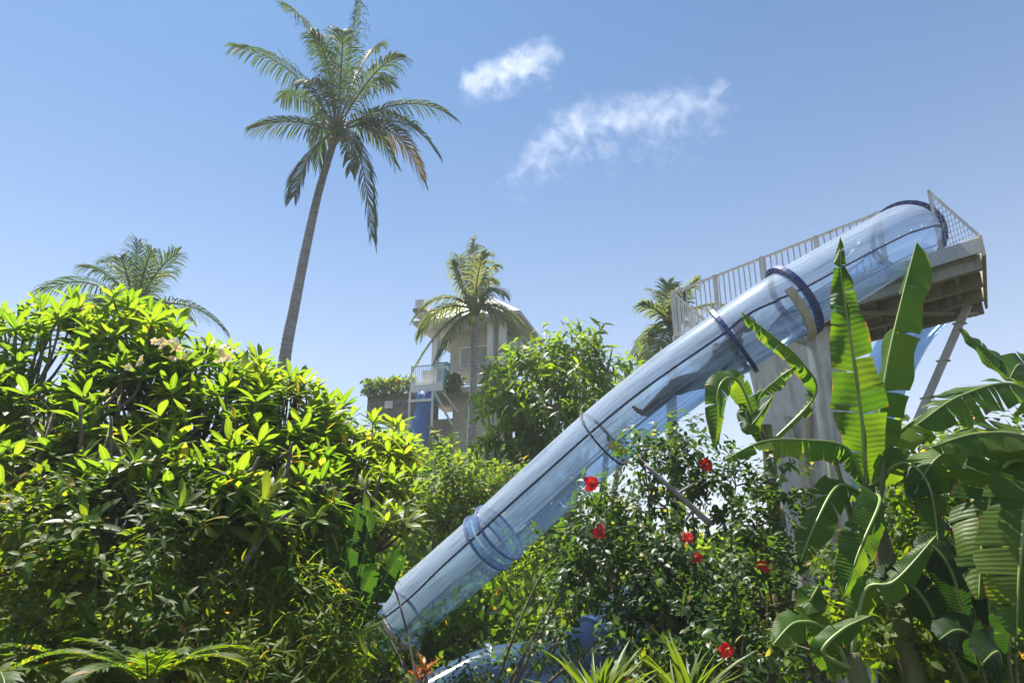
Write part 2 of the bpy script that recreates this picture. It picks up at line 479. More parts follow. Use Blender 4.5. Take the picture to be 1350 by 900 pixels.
# ------------------------------------------------------------------ leaves
def leaf_template(nseg, widths, fold=0.25, curl=0.15):
    """a leaf of length 1 along +Y, half-width given by widths (per station), folded along the midrib, tip curling down"""
    V, F, U = [], [], []
    k = len(widths) - 1
    for i, w in enumerate(widths):
        t = i / k
        zc = -curl * t * t
        V += [(-w, t, zc + fold * w), (0, t, zc), (w, t, zc + fold * w)]
        U += [(0, t), (0.5, t), (1, t)]
    for i in range(k):
        a = i * 3
        F += [(a, a + 1, a + 4, a + 3), (a + 1, a + 2, a + 5, a + 4)]
    return np.array(V, np.float32), np.array(F, np.int32), np.array(U, np.float32)


T_PLUM = leaf_template(5, [0.02, 0.085, 0.125, 0.14, 0.11, 0.01], 0.2, 0.22)
T_OVATE = leaf_template(3, [0.03, 0.26, 0.2, 0.01], 0.25, 0.2)
T_LANCE = leaf_template(3, [0.02, 0.13, 0.11, 0.01], 0.2, 0.3)
T_BAMB = leaf_template(2, [0.02, 0.07, 0.005], 0.2, 0.25)
T_STRAP = leaf_template(5, [0.03, 0.045, 0.045, 0.035, 0.022, 0.004], 0.5, 0.45)
T_PETAL = leaf_template(3, [0.08, 0.34, 0.40, 0.22], 0.1, 0.35)


def unit(a):
    return a / np.maximum(np.linalg.norm(a, axis=1, keepdims=True), 1e-9)


def frames(D, Nh):
    D = unit(D)
    X = unit(np.cross(D, Nh))
    N = np.cross(X, D)
    return X, D, N


def place_leaves(T, P, D, Nh, S, W=None):
    V, F, U = T
    X, D, N = frames(D, Nh)
    S = S[:, None, None]
    W = S if W is None else W[:, None, None]
    out = P[:, None, :] + S * V[None, :, 1:2] * D[:, None, :] + W * V[None, :, 0:1] * X[:, None, :] + S * V[None, :, 2:3] * N[:, None, :]
    n = len(P)
    FF = (F[None] + (np.arange(n) * len(V))[:, None, None]).reshape(-1, F.shape[1])
    return out.reshape(-1, 3), FF, np.tile(U, (n, 1))


def leaf_object(name, T, P, D, Nh, S, mat, parent, stuff=True, W=None):
    off = np.array(origin(parent))
    V, F, U = place_leaves(T, P - off, D, Nh, S, W)
    me = fast_mesh(name, V, F, U)
    me.materials.append(mat)
    o = link(name, me, parent)
    if stuff:
        o['kind'] = 'stuff'
    return o


def rand_dir(n):
    return unit(rng.normal(size=(n, 3)))


def twig_cloud(blobs, per_m3, k, twig, leaf, droop=0.25, shell=0.45, up=0.35):
    """leafy twigs filling ellipsoids (centre, radii): denser at the outside; returns P, D, N, S of the leaves"""
    Ps, Ds, Ns, Ss = [], [], [], []
    for c, r in blobs:
        c = np.array(c); r = np.array(r if hasattr(r, '__len__') else (r, r, r))
        m = max(6, int(per_m3 * 4.19 * r[0] * r[1] * r[2]))
        d = rand_dir(m)
        rad = rng.random(m) ** shell
        C = c + d * r * rad[:, None]
        # clumps: keep twigs where a lumpy field is high
        fld = np.sin(C[:, 0] * 5.1 + C[:, 2] * 3.3 + 1.7) + np.sin(C[:, 1] * 4.7 - C[:, 2] * 4.1) + np.sin(C[:, 0] * 2.9 + C[:, 1] * 3.7 + C[:, 2] * 2.3)
        keep = fld + rng.normal(size=m) * 0.9 > -0.75
        C, d = C[keep], d[keep]
        m = len(C)
        td = unit(d * 0.7 + rand_dir(m) * 0.7 + np.array([0, 0, up]))
        j = np.arange(k)
        base = C[:, None, :] + td[:, None, :] * (twig * (j / k))[None, :, None]
        a = (j * 2.4)[None, :] + rng.random(m)[:, None] * 6.28
        o1 = unit(np.cross(td, rand_dir(m))); o2 = np.cross(td, o1)
        out = o1[:, None, :] * np.cos(a)[..., None] + o2[:, None, :] * np.sin(a)[..., None]
        ld = td[:, None, :] * 0.55 + out * 0.9 + np.array([0, 0, -droop]) + rng.normal(size=(m, k, 3)) * 0.15
        nh = td[:, None, :] * 0.8 + np.array([0, 0, 0.6]) + rng.normal(size=(m, k, 3)) * 0.3
        Ps.append(base.reshape(-1, 3)); Ds.append(ld.reshape(-1, 3)); Ns.append(nh.reshape(-1, 3))
        Ss.append(leaf * (0.6 + 0.7 * rng.random(m * k)))
    return np.concatenate(Ps), np.concatenate(Ds), np.concatenate(Ns), np.concatenate(Ss)


def limb(mb, a, b, r0, r1, sag=0.12, n=7, sides=6):
    a, b = Vector(a), Vector(b)
    mid = (a + b) * 0.5 + Vector((random.uniform(-sag, sag), random.uniform(-sag, sag), random.uniform(0, sag))) * (b - a).length
    pts = bez(a, mid, b, n)
    mb.tube(pts, [r0 + (r1 - r0) * i / n for i in range(n + 1)], sides)


def bush(name, label, cat, base, blobs, T, mat, leaf, per_m3, k=7, twig=0.22, droop=0.25, group=None, stem_r=0.03, stem_mat='twig', up=0.35, crown='foliage', shell=0.45):
    root = thing(name, label, cat, base, group)
    P, D, N, S = twig_cloud(blobs, per_m3, k, twig, leaf, droop, shell, up)
    keep = P[:, 2] > 0.02
    leaf_object(crown, T, P[keep], D[keep], N[keep], S[keep], M[mat], root)
    mb = MB()
    for c, r in blobs:
        rr = r if not hasattr(r, '__len__') else min(r)
        limb(mb, base + Vector((random.uniform(-.1, .1), random.uniform(-.1, .1), -0.05)), c, stem_r, stem_r * 0.4)
        for _ in range(4):
            d = Vector(rand_dir(1)[0]); d.z = abs(d.z)
            limb(mb, c, Vector(c) + d * rr * 0.9, stem_r * 0.4, stem_r * 0.12, n=4, sides=5)
    part('stem', mb, M[stem_mat], root, smooth=True)
    return root


def pxblobs(spec):
    """(px, py, Y, radius in px [, vertical radius px]) -> ellipsoids"""
    out = []
    for s in spec:
        c = at(s[0], s[1], s[2])
        dep = (c - EYE).y * CP + (c - EYE).z * SP
        rx = s[3] * dep / 900
        rz = (s[4] if len(s) > 4 else s[3]) * dep / 900
        out.append((c, (rx, min(rx, rz) * 0.9 + 0.1, rz)))
    return out


# ------------------------------------------------------------------ tube slide
SL = [(1196, 311, 9.2), (1178, 320, 8.55), (1046, 397, 8.42), (967, 449, 8.74), (880, 510, 9.15), (795, 578, 9.65), (722, 643, 10.1), (650, 708, 10.6), (590, 760, 11.0), (530, 812, 11.3), (490, 846, 11.6)]
TR = 0.45
axis = catmull([at(*p) for p in SL], 10)
alen = [0.0]
for i in range(1, len(axis)):
    alen.append(alen[-1] + (axis[i] - axis[i - 1]).length)


def sl_at(s):
    """axis point and frame (T downhill, N up, B sideways) at node index s (0..10 on the control list)"""
    f = max(0, min(len(axis) - 1.001, s * 10))
    i = int(f)
    p = axis[i].lerp(axis[i + 1], f - i)
    t = (axis[min(i + 2, len(axis) - 1)] - axis[max(i - 1, 0)]).normalized()
    nn = (Z - t * Z.dot(t)).normalized()
    return p, t, nn, t.cross(nn)


def shell(mb, s0, s1, a0, a1, r, na=22, ns=None, thick=0.012):
    ns = ns or max(4, int((s1 - s0) * 8))
    o = len(mb.v)
    for i in range(ns + 1):
        p, t, nn, b = sl_at(s0 + (s1 - s0) * i / ns)
        for lay in (r, r - thick):
            for k in range(na + 1):
                a = a0 + (a1 - a0) * k / na
                mb.v.append(tuple(p + (b * math.cos(a) + nn * math.sin(a)) * lay))
                mb.uv.append((a, s0 + (s1 - s0) * i / ns))
    w = na + 1
    for i in range(ns):
        for k in range(na):
            q = o + i * 2 * w + k
            mb.f.append((q, q + 1, q + 2 * w + 1, q + 2 * w))
            q += w
            mb.f.append((q, q + 2 * w, q + 2 * w + 1, q + 1))


def ring(mb, s, r0, r1, half, n=40):
    p, t, nn, b = sl_at(s)
    o = len(mb.v)
    for k in range(n):
        a = 2 * math.pi * k / n
        e = b * math.cos(a) + nn * math.sin(a)
        for rr, h in ((r0, -half), (r1, -half), (r1, half), (r0, half)):
            mb.v.append(tuple(p + e * rr + t * h))
    for k in range(n):
        q, q2 = o + 4 * k, o + 4 * ((k + 1) % n)
        for j in range(4):
            j2 = (j + 1) % 4
            mb.f.append((q + j, q + j2, q2 + j2, q2 + j))


slide = thing('tube_slide', 'long clear blue tube slide sloping down across the picture from the platform', 'water slide', sl_at(10)[0] * 1.0 - Vector((0, 0, 0.5)))
cuts = [0.0, 2.0, 3.0, 5.0, 7.0, 10.0]
for i in range(5):
    s0, s1 = cuts[i] + 0.02, cuts[i + 1] - 0.02
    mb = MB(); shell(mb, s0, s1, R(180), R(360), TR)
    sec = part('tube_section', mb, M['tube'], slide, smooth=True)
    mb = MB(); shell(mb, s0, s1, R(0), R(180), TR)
    part('upper_shell', mb, M['tube_sunlit'], sec, smooth=True)
    for a in (0.0, math.pi):                       # bolted lengthwise seams
        mb = MB()
        ns = 14
        pts = []
        for k in range(ns + 1):
            p, t, nn, b = sl_at(s0 + (s1 - s0) * k / ns)
            pts.append(p + (b * math.cos(a)) * (TR + 0.012))
        for k in range(ns):
            mb.beam(pts[k], pts[k + 1], 0.04, 0.016)
        part('seam_strip', mb, M['seam'], sec)
    mb = MB()
    nb = int((s1 - s0) * 9)
    for a in (0.0, math.pi):
        for k in range(nb):
            p, t, nn, b = sl_at(s0 + (s1 - s0) * (k + .5) / nb)
            c = p + b * math.cos(a) * (TR + 0.03)
            mb.sphere(c + nn * 0.013, 0.011, 6, 4)
    part('bolt', mb, M['bolt'], sec)['kind'] = 'stuff'
    # thin lower seam lines of the moulded half pipe
    mb = MB()
    for a in (R(214), R(335)):
        pts = []
        for k in range(15):
            p, t, nn, b = sl_at(s0 + (s1 - s0) * k / 14)
            pts.append(p + (b * math.cos(a) + nn * math.sin(a)) * (TR + 0.003))
        mb.tube(pts, 0.004, 5)
    part('moulded_rib', mb, M['ringpale'], sec)
for s, r1, h, mt in ((0.05, 0.525, 0.055, 'ring'), (2.0, 0.53, 0.035, 'ring'), (3.0, 0.52, 0.028, 'ring'), (5.0, 0.475, 0.012, 'seam'), (6.88, 0.487, 0.014, 'ringpale'), (7.12, 0.487, 0.014, 'ringpale'), (9.0, 0.5, 0.02, 'ringpale')):
    mb = MB(); ring(mb, s, TR - 0.02, r1, h)
    fl = part('flange_ring', mb, M[mt], slide, bevel=0.004)
    mb = MB()
    p, t, nn, b = sl_at(s)
    for k in range(28):
        a = 2 * math.pi * (k + .5) / 28
        e = b * math.cos(a) + nn * math.sin(a)
        mb.sphere(p + e * (r1 - 0.03) + t * h, 0.012, 5, 4)
        mb.sphere(p + e * (r1 - 0.03) - t * h, 0.012, 5, 4)
    part('bolt', mb, M['bolt'], fl)['kind'] = 'stuff'
# sleeve between the two rings of the lower joint
mb = MB(); ring(mb, 7.0, TR + 0.002, TR + 0.008, 0.11)
part('joint_sleeve', mb, M['tube'], slide, smooth=False)
mb = MB(); shell(mb, 4.80, 4.93, R(215), R(250), TR + 0.006, na=8, ns=3, thick=0.004)
part('sticker', mb, M['sticker'], slide, smooth=True)

# saddle posts of the slide
def saddle(s, label, post_mat, half=0.05, foot=None):
    p, t, nn, b = sl_at(s)
    root = thing('slide_support', label, 'support post', (p.x, p.y, 0))
    mb = MB()
    o = len(mb.v)
    m = 22
    for k in range(m + 1):
        a = R(175) + R(190) * k / m
        e = b * math.cos(a) + nn * math.sin(a)
        for rr, h in ((TR + .055, -half), (TR + .12, -half), (TR + .12, half), (TR + .055, half)):
            mb.v.append(tuple(p + e * rr + t * h))
    for k in range(m):
        q, q2 = o + 4 * k, o + 4 * (k + 1)
        for j in range(4):
            mb.f.append((q + j, q + (j + 1) % 4, q2 + (j + 1) % 4, q2 + j))
    mb.f += [(o, o + 1, o + 2, o + 3), (o + 4 * m + 3, o + 4 * m + 2, o + 4 * m + 1, o + 4 * m)]
    part('saddle', mb, M[post_mat], root, bevel=0.005)
    low = p - nn * (TR + .1)
    mb = MB()
    mb.tube([low + Vector((0, 0, 0.02)), Vector((low.x, low.y, 0))], 0.07, 12)
    part('post', mb, M[post_mat], root, smooth=True)
    mb = MB(); mb.box(low.x - .16, low.x + .16, low.y - .16, low.y + .16, -0.05, 0.05)
    part('base_plate', mb, M['steel'], root)
    return root


saddle(2.12, 'cream steel saddle post under the wide dark blue ring of the tube', 'cream')
saddle(9.0, 'grey steel saddle post under the low end of the clear tube', 'steel')

# low return run of the slide near the ground
lowp = catmull([at(560, 935, 8.9), at(640, 893, 9.2), at(720, 878, 9.3), at(785, 848, 9.6), at(835, 800, 10.3)], 8)
root = thing('low_slide_run', 'low blue slide tube half hidden in plants at the bottom of the picture', 'water slide', (lowp[0].x, lowp[0].y, 0))
mb = MB(); mb.tube(lowp, 0.33, 24, cap=False)
part('tube_section', mb, M['tubeblue'], root, smooth=True)
for i in (9, 24):
    mb = MB()
    t = (lowp[i + 1] - lowp[i - 1]).normalized()
    mb.tube([lowp[i] - t * .03, lowp[i] + t * .03], 0.37, 28)
    part('flange_ring', mb, M['ringpale'], root, bevel=0.006)

# ------------------------------------------------------------------ launch platform
A = at(1291, 334, 8.1)
U = Vector((-0.6, 0.8, 0))
V_ = Vector((0.56, 0.83, 0)).normalized()
LEN, WID = 5.1, 2.28
DZ = A.z


def dk(u, v, z):
    return A + U * u + V_ * v + Z * (z)


def dbox(mb, u0, u1, v0, v1, z0, z1):
    vs = [dk(u, v, z) for u in (u0, u1) for v in (v0, v1) for z in (z0, z1)]
    mb.add(vs, [(0, 1, 3, 2), (4, 6, 7, 5), (0, 4, 5, 1), (2, 3, 7, 6), (0, 2, 6, 4), (1, 5, 7, 3)])


plat = thing('launch_platform', 'grey steel launch platform with railings at the top of the clear tube slide', 'platform', dk(2.5, 1.1, 0))
mb = MB(); dbox(mb, 0.02, LEN, 0.02, WID - .02, 0.02, 0.16)
part('deck_slab', mb, M['steel'], plat)
mb = MB(); dbox(mb, -0.03, LEN, -0.03, 0.0, 0.0, 0.215)
part('fascia_board', mb, M['steel'], plat, bevel=0.006)
mb = MB(); dbox(mb, -0.07, -0.032, -0.03, WID + .03, -0.06, 0.235)
part('end_plate', mb, M['cream'], plat, bevel=0.006)
mb = MB(); dbox(mb, 0, LEN, WID, WID + .04, -0.06, 0.2)
part('fascia_board', mb, M['olive'], plat, bevel=0.006)
for v in (0.12, 0.8, 1.45, 2.1):                       # long I beams under the deck
    mb = MB()
    dbox(mb, 0.0, LEN, v - .05, v + .05, -0.018, 0.018)
    dbox(mb, 0.0, LEN, v - .012, v + .012, -0.16, -0.019)
    dbox(mb, 0.0, LEN, v - .05, v + .05, -0.18, -0.161)
    part('beam', mb, M['olive'], plat)
for k in range(9):
    u = 0.3 + k * 0.58
    mb = MB(); dbox(mb, u - .03, u + .03, 0.18, 2.04, -0.10, 0.016)
    part('joist', mb, M['olive'], plat)
mb = MB(); mb.beam(dk(0.1, 2.0, -0.2), dk(1.9, 0.2, -0.2), 0.07, 0.05)
part('brace', mb, M['olive'], plat)
mb = MB(); mb.beam(dk(2.3, 2.0, -0.2), dk(4.3, 0.2, -0.2), 0.07, 0.05)
part('brace', mb, M['olive'], plat)


def railing(u0, u1, v, npost, pitch, parent, h=0.95, v1=None):
    v1 = v if v1 is None else v1
    f = lambda t, z: dk(u0 + (u1 - u0) * t, v + (v1 - v) * t, z)
    mb = MB(); mb.beam(f(0, .16 + h), f(1, .16 + h), 0.045, 0.035)
    mb.beam(f(0, .26), f(1, .26), 0.035, 0.03)
    rl = part('railing', mb, M['steel'], parent)
    L = (f(1, 0) - f(0, 0)).length
    pm = None
    for k in range(npost):
        t = k / (npost - 1)
        mb = MB(); mb.beam(f(t, .16), f(t, .16 + h + .03), 0.06, 0.06, up=U)
        part('post', mb, M['steel'], rl)
    nb = int(L / pitch)
    mb = MB(); mb.beam((0, 0, .262), (0, 0, .158 + h), 0.016, 0.016, up=U)
    me = mesh_data('baluster', mb, M['steel'])
    for k in range(1, nb):
        o = link('baluster', me, rl)
        o.location = f(k / nb, 0) - origin(rl)
    return rl


railing(1.15, LEN - .05, 0.07, 5, 0.105, plat)
railing(0.4, LEN - .05, WID - .06, 5, 0.13, plat)
railing(LEN - .04, LEN - .04, 0.07, 3, 0.11, plat, v1=WID - .06)
# triangular mesh guard at the open end
g0, g1 = dk(0.42, 0.02, 0.16), dk(-0.05, 0.02, 0.235)
top = dk(0.42, 0.02, 1.12)
mb = MB()
mb.beam(g0, top + Z * .02, 0.035, 0.035, up=U); mb.beam(top, g1, 0.035, 0.035); mb.beam(g0 + Z * .02, g1, 0.03, 0.03)
gd = part('guard_frame', mb, M['steel'], plat)
mb = MB()
for k in range(1, 12):
    t = k / 12
    mb.beam(g0.lerp(g1, t), top.lerp(g1, t), 0.006, 0.006, up=U)
    mb.beam(g0.lerp(top, t), g1.lerp(top, t), 0.006, 0.006)
part('wire_mesh', mb, M['steel'], gd)
# diagonal brace from ground to the far corner
root = thing('diagonal_prop', 'slanting grey steel prop under the right end of the platform', 'support post', at(1150, 690, 10.2))
mb = MB(); pa, pb = at(1276, 402, 9.7), at(1150, 690, 10.6)
pb = pa + (pb - pa) * ((pa.z) / (pa.z - pb.z))
mb.beam(pa, pb, 0.11, 0.11)
root.location = pb
part('steel_tube', mb, M['steel'], root, bevel=0.008)
mb = MB()
for k in range(9):
    q = pa.lerp(pb, 0.05 + 0.1 * k); mb.beam(q - Z * .012, q + Z * .012, 0.15, 0.15, up=U)
part('clamp_band', mb, M['cream'], root)
# concrete pier under the deck
root = thing('concrete_pier', 'pale tapered concrete pier holding up the platform behind the slide', 'pier', ground_at(1035, 10.3))
c0 = dk(2.95, 1.1, 0)
mb = MB()
hw0, hw1 = 0.55, 0.85
vs = []
for z, w, d in ((-0.1, hw0, 0.35), (2.6, hw0, 0.35), (DZ - 0.19, hw1, 0.5)):
    for a, b in ((-1, -1), (1, -1), (1, 1), (-1, 1)):
        vs.append(Vector((c0.x, c0.y, 0)) + U * (a * w) + V_ * (b * d) + Z * z)
fs = [(3, 2, 1, 0), (8, 9, 10, 11)]
for l in (0, 4):
    for k in range(4):
        fs.append((l + k, l + (k + 1) % 4, l + 4 + (k + 1) % 4, l + 4 + k))
mb.add(vs, fs)
part('shaft', mb, M['concrete'], root, bevel=0.03)
mb = MB()
for a in (-0.3, 0.3):
    q0 = Vector((c0.x, c0.y, 0)) + U * a - V_ * .42 + Z * 1.4
    q1 = q0 - U * a * 1.6 + Z * 2.6
    mb.beam(q0, q1 - V_ * .1, 0.1, 0.08)
part('brace', mb, M['cream'], root)
# second, blue slide behind the platform
b0, b1, b2 = at(1235, 395, 12.5), at(1180, 470, 12.8), at(1075, 720, 13.6)
root = thing('far_blue_slide', 'pale blue slide tube dropping behind the platform', 'water slide', (b2.x, b2.y, 0))
mb = MB(); mb.tube(catmull([b0, b1, b2, at(1040, 830, 14.0)], 8), 0.42, 24, cap=False)
part('tube_section', mb, M['tubeblue'], root, smooth=True)
mb = MB(); t = (b2 - b1).normalized(); q = b1.lerp(b2, .45); mb.tube([q - t * .03, q + t * .03], 0.47, 28)
part('flange_ring', mb, M['blue'], root)
# blue lattice mast
root = thing('lattice_mast', 'blue painted steel lattice mast between the pier and the banana plants', 'mast', ground_at(1085, 12.0))
q = ground_at(1082, 12.0)
mb = MB()
for a, b in ((-.16, -.16), (.16, -.16), (.16, .16), (-.16, .16)):
    mb.tube([q + Vector((a, b, 0)), q + Vector((a * .8, b * .8, 5.0))], 0.035, 8)
part('leg', mb, M['blue'], root, smooth=True)
mb = MB()
for k in range(9):
    z0, z1 = .2 + k * .53, .2 + (k + 1) * .53
    for (a, b), (c, d) in (((-.15, -.15), (.15, -.15)), ((.15, -.15), (.15, .15)), ((.15, .15), (-.15, .15)), ((-.15, .15), (-.15, -.15))):
        mb.beam(q + Vector((a, b, z0)), q + Vector((c, d, z1)), 0.025, 0.025)
        mb.beam(q + Vector((c, d, z1)), q + Vector((a, b, z1)), 0.02, 0.02)
part('lattice_bar', mb, M['blue'], root)


# ------------------------------------------------------------------ rider in the tube
def capsule(mb, pts, radii, n=10):
    mb.tube(pts, radii, n)
    mb.sphere(pts[0], radii[0], n, 6); mb.sphere(pts[-1], radii[-1], n, 6)


def rider(s_head):
    p, t, nn, b = sl_at(s_head)
    o = p - nn * (TR - 0.24)

    def W(x, y, z):                                    # lie-flat pose bent up at the hips and knees
        x2, z2 = x, z
        if x < .56:
            a = R(14); dx = x - .56
            x2 = .56 + dx * math.cos(a) + z * math.sin(a); z2 = -dx * math.sin(a) + z * math.cos(a)
        elif x > .62:
            k = min(1, (x - .62) / .42); q = max(0, (x - 1.04) / .42)
            z2 = z + .06 * k - .07 * q; x2 = x - .01 * k
        return o + (t * x2 + b * y + nn * z2) * 1.1
    W_ = lambda x, y, z: o + t * x + b * y + nn * z        # x towards the feet, y sideways, z up from the tube's floor
    root = thing('person', 'person in grey shirt and dark shorts lying feet first inside the clear tube', 'person', o)
    mb = MB()
    capsule(mb, [W(.02, 0, .03), W(.2, 0, .02), W(.42, 0, .0), W(.58, 0, .0)], [.10, .125, .11, .125])       # torso
    for sy in (-1, 1):
        capsule(mb, [W(.03, sy * .04, .03), W(.02, sy * .17, .02)], [.07, .06])
        capsule(mb, [W(.60, sy * .07, 0), W(.84, sy * .09, .06), W(1.04, sy * .09, .07)], [.09, .075, .055])     # thigh
        capsule(mb, [W(1.04, sy * .09, .07), W(1.2, sy * .085, .06), W(1.44, sy * .07, .07)], [.055, .056, .036])   # calf
        capsule(mb, [W(1.44, sy * .07, .06), W(1.5, sy * .075, .13), W(1.52, sy * .08, .21)], [.036, .036, .022])     # foot
        # arm folded over the chest
        el = W(.27, sy * .22, .06)
        capsule(mb, [W(.02, sy * .18, .02), el], [.052, .042])
        wr = W(.22, sy * .06, .17)
        capsule(mb, [el, wr], [.04, .026])
        hd = (W(.2, -sy * .02, .19) - wr).normalized()
        capsule(mb, [wr, wr + hd * .05, wr + hd * .08], [.026, .034, .034])
        for fi in range(4):
            k0 = wr + hd * .085 + t * (-.03 + .02 * fi)
            ln = (.06, .072, .068, .052)[fi]
            capsule(mb, [k0, k0 + hd * ln * .55 - nn * .004, k0 + hd * ln - nn * .022], [.0095, .009, .0075], 6)
        th = wr + hd * .035 - t * .03
        capsule(mb, [th, th + hd * .025 - t * .025, th + hd * .05 - t * .03], [.012, .011, .009], 6)
    capsule(mb, [W(.0, 0, .04), W(-.12, 0, .08)], [.055, .052])       # neck
    hc = W(-.2, 0, .11)
    capsule(mb, [W(-.24, 0, .1), W(-.15, 0, .13)], [.098, .082], 14)    # head, face up
    capsule(mb, [W(-.18, 0, .205), W(-.155, 0, .222)], [.012, .017], 8)   # nose
    capsule(mb, [W(-.125, -.02, .205), W(-.125, .02, .205)], [.009, .009], 6)  # lips
    for sy in (-1, 1):
        mb.sphere(W(-.2, sy * .034, .19), .014, 8, 6)
        mb.sphere(W(-.19, sy * .093, .1), .024, 8, 6)
    body = part('body', mb, M['skin'], root, smooth=True)
    m = body.modifiers.new('fuse', 'REMESH'); m.mode = 'VOXEL'; m.voxel_size = 0.006; m.use_smooth_shade = True
    m = body.modifiers.new('soften', 'SMOOTH'); m.iterations = 3; m.factor = 0.5
    mb = MB()
    capsule(mb, [W(.02, 0, .03), W(.2, 0, .02), W(.42, 0, .0), W(.54, 0, .0)], [.114, .139, .124, .137], 16)
    for sy in (-1, 1):
        capsule(mb, [W(.02, sy * .1, .03), W(.02, sy * .18, .02), W(.16, sy * .2, .04)], [.075, .068, .06], 12)
    sh = part('shirt', mb, M['shirt'], root, smooth=True)
    m = sh.modifiers.new('fuse', 'REMESH'); m.mode = 'VOXEL'; m.voxel_size = 0.01; m.use_smooth_shade = True
    mb = MB()
    capsule(mb, [W(.52, 0, 0), W(.60, 0, 0)], [.139, .137], 16)
    for sy in (-1, 1):
        capsule(mb, [W(.60, sy * .07, 0), W(.84, sy * .095, .06), W(.94, sy * .1, .066)], [.105, .095, .09], 14)
    sh = part('shorts', mb, M['shorts'], root, smooth=True)
    m = sh.modifiers.new('fuse', 'REMESH'); m.mode = 'VOXEL'; m.voxel_size = 0.01; m.use_smooth_shade = True
    mb = MB()
    o0 = len(mb.v)
    mb.sphere((0, 0, 0), 1.0, 14, 10)
    for i in range(o0, len(mb.v)):
        x, y, z = mb.v[i]
        mb.v[i] = tuple(W(-.245 + x * .112, y * .108, .085 + z * .108))
    mb.f = [f for f in mb.f if not all((Vector(mb.v[i]) - W(-.17, 0, .25)).length < .145 for i in f)]
    part('hair', mb, M['hair'], root, smooth=True)


rider(2.95)


# ------------------------------------------------------------------ palms
def frond_mesh(base, ctrl, tip, ll, n=46, lw=0.05, droop=0.5, start=0.16, off=Vector((0, 0, 0)), roll=0.0):
    N = 26
    cv = bez(Vector(base), Vector(ctrl), Vector(tip), N)
    L = sum((cv[i + 1] - cv[i]).length for i in range(N))
    V, F, Uv = [], [], []
    def pt(s):
        f = min(N - 1e-3, s * N); i = int(f)
        return cv[i].lerp(cv[i + 1], f - i), (cv[i + 1] - cv[i]).normalized()
    for k in range(n):
        s0 = start + (1 - start) * (k + 0.5) / n
        for sd in (-1, 1):
            s = min(0.999, max(start * 0.9, s0 + random.uniform(-.006, .006)))
            p, t = pt(s)
            side = t.cross(Z)
            if side.length < .15: side = t.cross(Vector((0.3, 1, 0)))
            side.normalize()
            up = side.cross(t).normalized()
            side = (side * math.cos(roll) + up * math.sin(roll))
            q = (s - start) / (1 - start)
            a = R(28 + 42 * q + random.uniform(-7, 7))
            ln = ll * (0.55 + 0.75 * math.sin(math.pi * min(1, 0.18 + 0.75 * q))) * random.uniform(.82, 1.08) * (1.0 if q < .9 else 1.25 - .3 * q)
            d = (side * sd * math.cos(a) + t * math.sin(a) + up * 0.22).normalized()
            dn = droop * random.uniform(.6, 1.5)
            p1 = p + d * ln * .45 - Z * ln * .08 * dn
            d2 = (d - Z * dn).normalized()
            p2 = p1 + d2 * ln * .38
            d3 = (d - Z * dn * 2.3).normalized()
            p3 = p2 + d3 * ln * .25
            wv = (t - d * t.dot(d)).normalized() * (lw * .5)
            o = len(V)
            for c, w in ((p, .55), (p1, 1.0), (p2, .75), (p3, .06)):
                V.append(c - wv * w - off); V.append(c + wv * w - off); Uv += [(0.3, 0), (0.7, 0)]
            for j in range(3):
                F.append((o + 2 * j, o + 2 * j + 1, o + 2 * j + 3, o + 2 * j + 2))
    return fast_mesh('frond', V, F, Uv, smooth=True), cv


def palm(label, base, trunk, r0, r1, fronds, ll, group=None, mat='palm', lw=0.05, fruit=None, name='coconut_palm', rings=70, nleaf=46, droop=.5, dry=()):
    root = thing(name, label, 'palm tree', base, group)
    cv = catmull([base] + list(trunk), 14)
    m = len(cv)
    pts, rad = [], []
    sub = catmull(cv, 3)
    for i, p in enumerate(sub):
        t = i / (len(sub) - 1)
        pts.append(p); rad.append((r0 + (r1 - r0) * t ** .7) * ((1.05, .985, .95)[i % 3] + random.uniform(-.02, .02)) * (1 + .5 * max(0, .05 - t) / .05))
    mb = MB(); mb.tube(pts, rad, 14)
    part('trunk', mb, M['palm_bark'], root, smooth=True)
    C = Vector(trunk[-1])
    mb = MB()
    for k in range(9):                                        # fibrous leaf bases
        a = k * 2.4
        d = Vector((math.cos(a), math.sin(a), 1.2)).normalized()
        mb.tube([C - Z * r1 * 1.5, C + d * r1 * 2.6, C + d * r1 * 5.5 + Z * r1 * .6], [r1 * .9, r1 * .7, r1 * .22], 7)
    part('leaf_base', mb, M['rachis'], root, smooth=True)
    for i, (c, tp) in enumerate(fronds):
        fm = M['palm_dry'] if i in dry else M[mat]
        me, cvf = frond_mesh(C + Z * r1, c, tp, ll * random.uniform(.9, 1.1), n=nleaf, lw=lw, droop=droop * random.uniform(.7, 1.3), off=origin(root), roll=random.uniform(-.35, .35))
        me.materials.append(fm)
        fo = link('frond', me, root)
        mb = MB(); k = len(cvf)
        mb.tube(cvf, [r1 * .30 * (1 - j / k) + .008 for j in range(k)], 6)
        part('rachis', mb, M['rachis'], fo, smooth=True)
    if fruit:
        for k in range(fruit):
            a = k * 2.2
            mb = MB(); mb.sphere(C + Vector((math.cos(a) * r1 * 2.2, math.sin(a) * r1 * 2.2, -r1 * (1.2 + (k % 3)))), r1 * 1.05, 10, 8, (1, 1, 1.25))
            part('coconut', mb, M['fruit'], root, smooth=True)
    return root


def fr(Y, items):
    """frond spec: (ctrl px, ctrl py, tip px, tip py, depth offset of the tip)"""
    return [(at(a, b, Y + e * .5), at(c, d, Y + e)) for a, b, c, d, e in items]


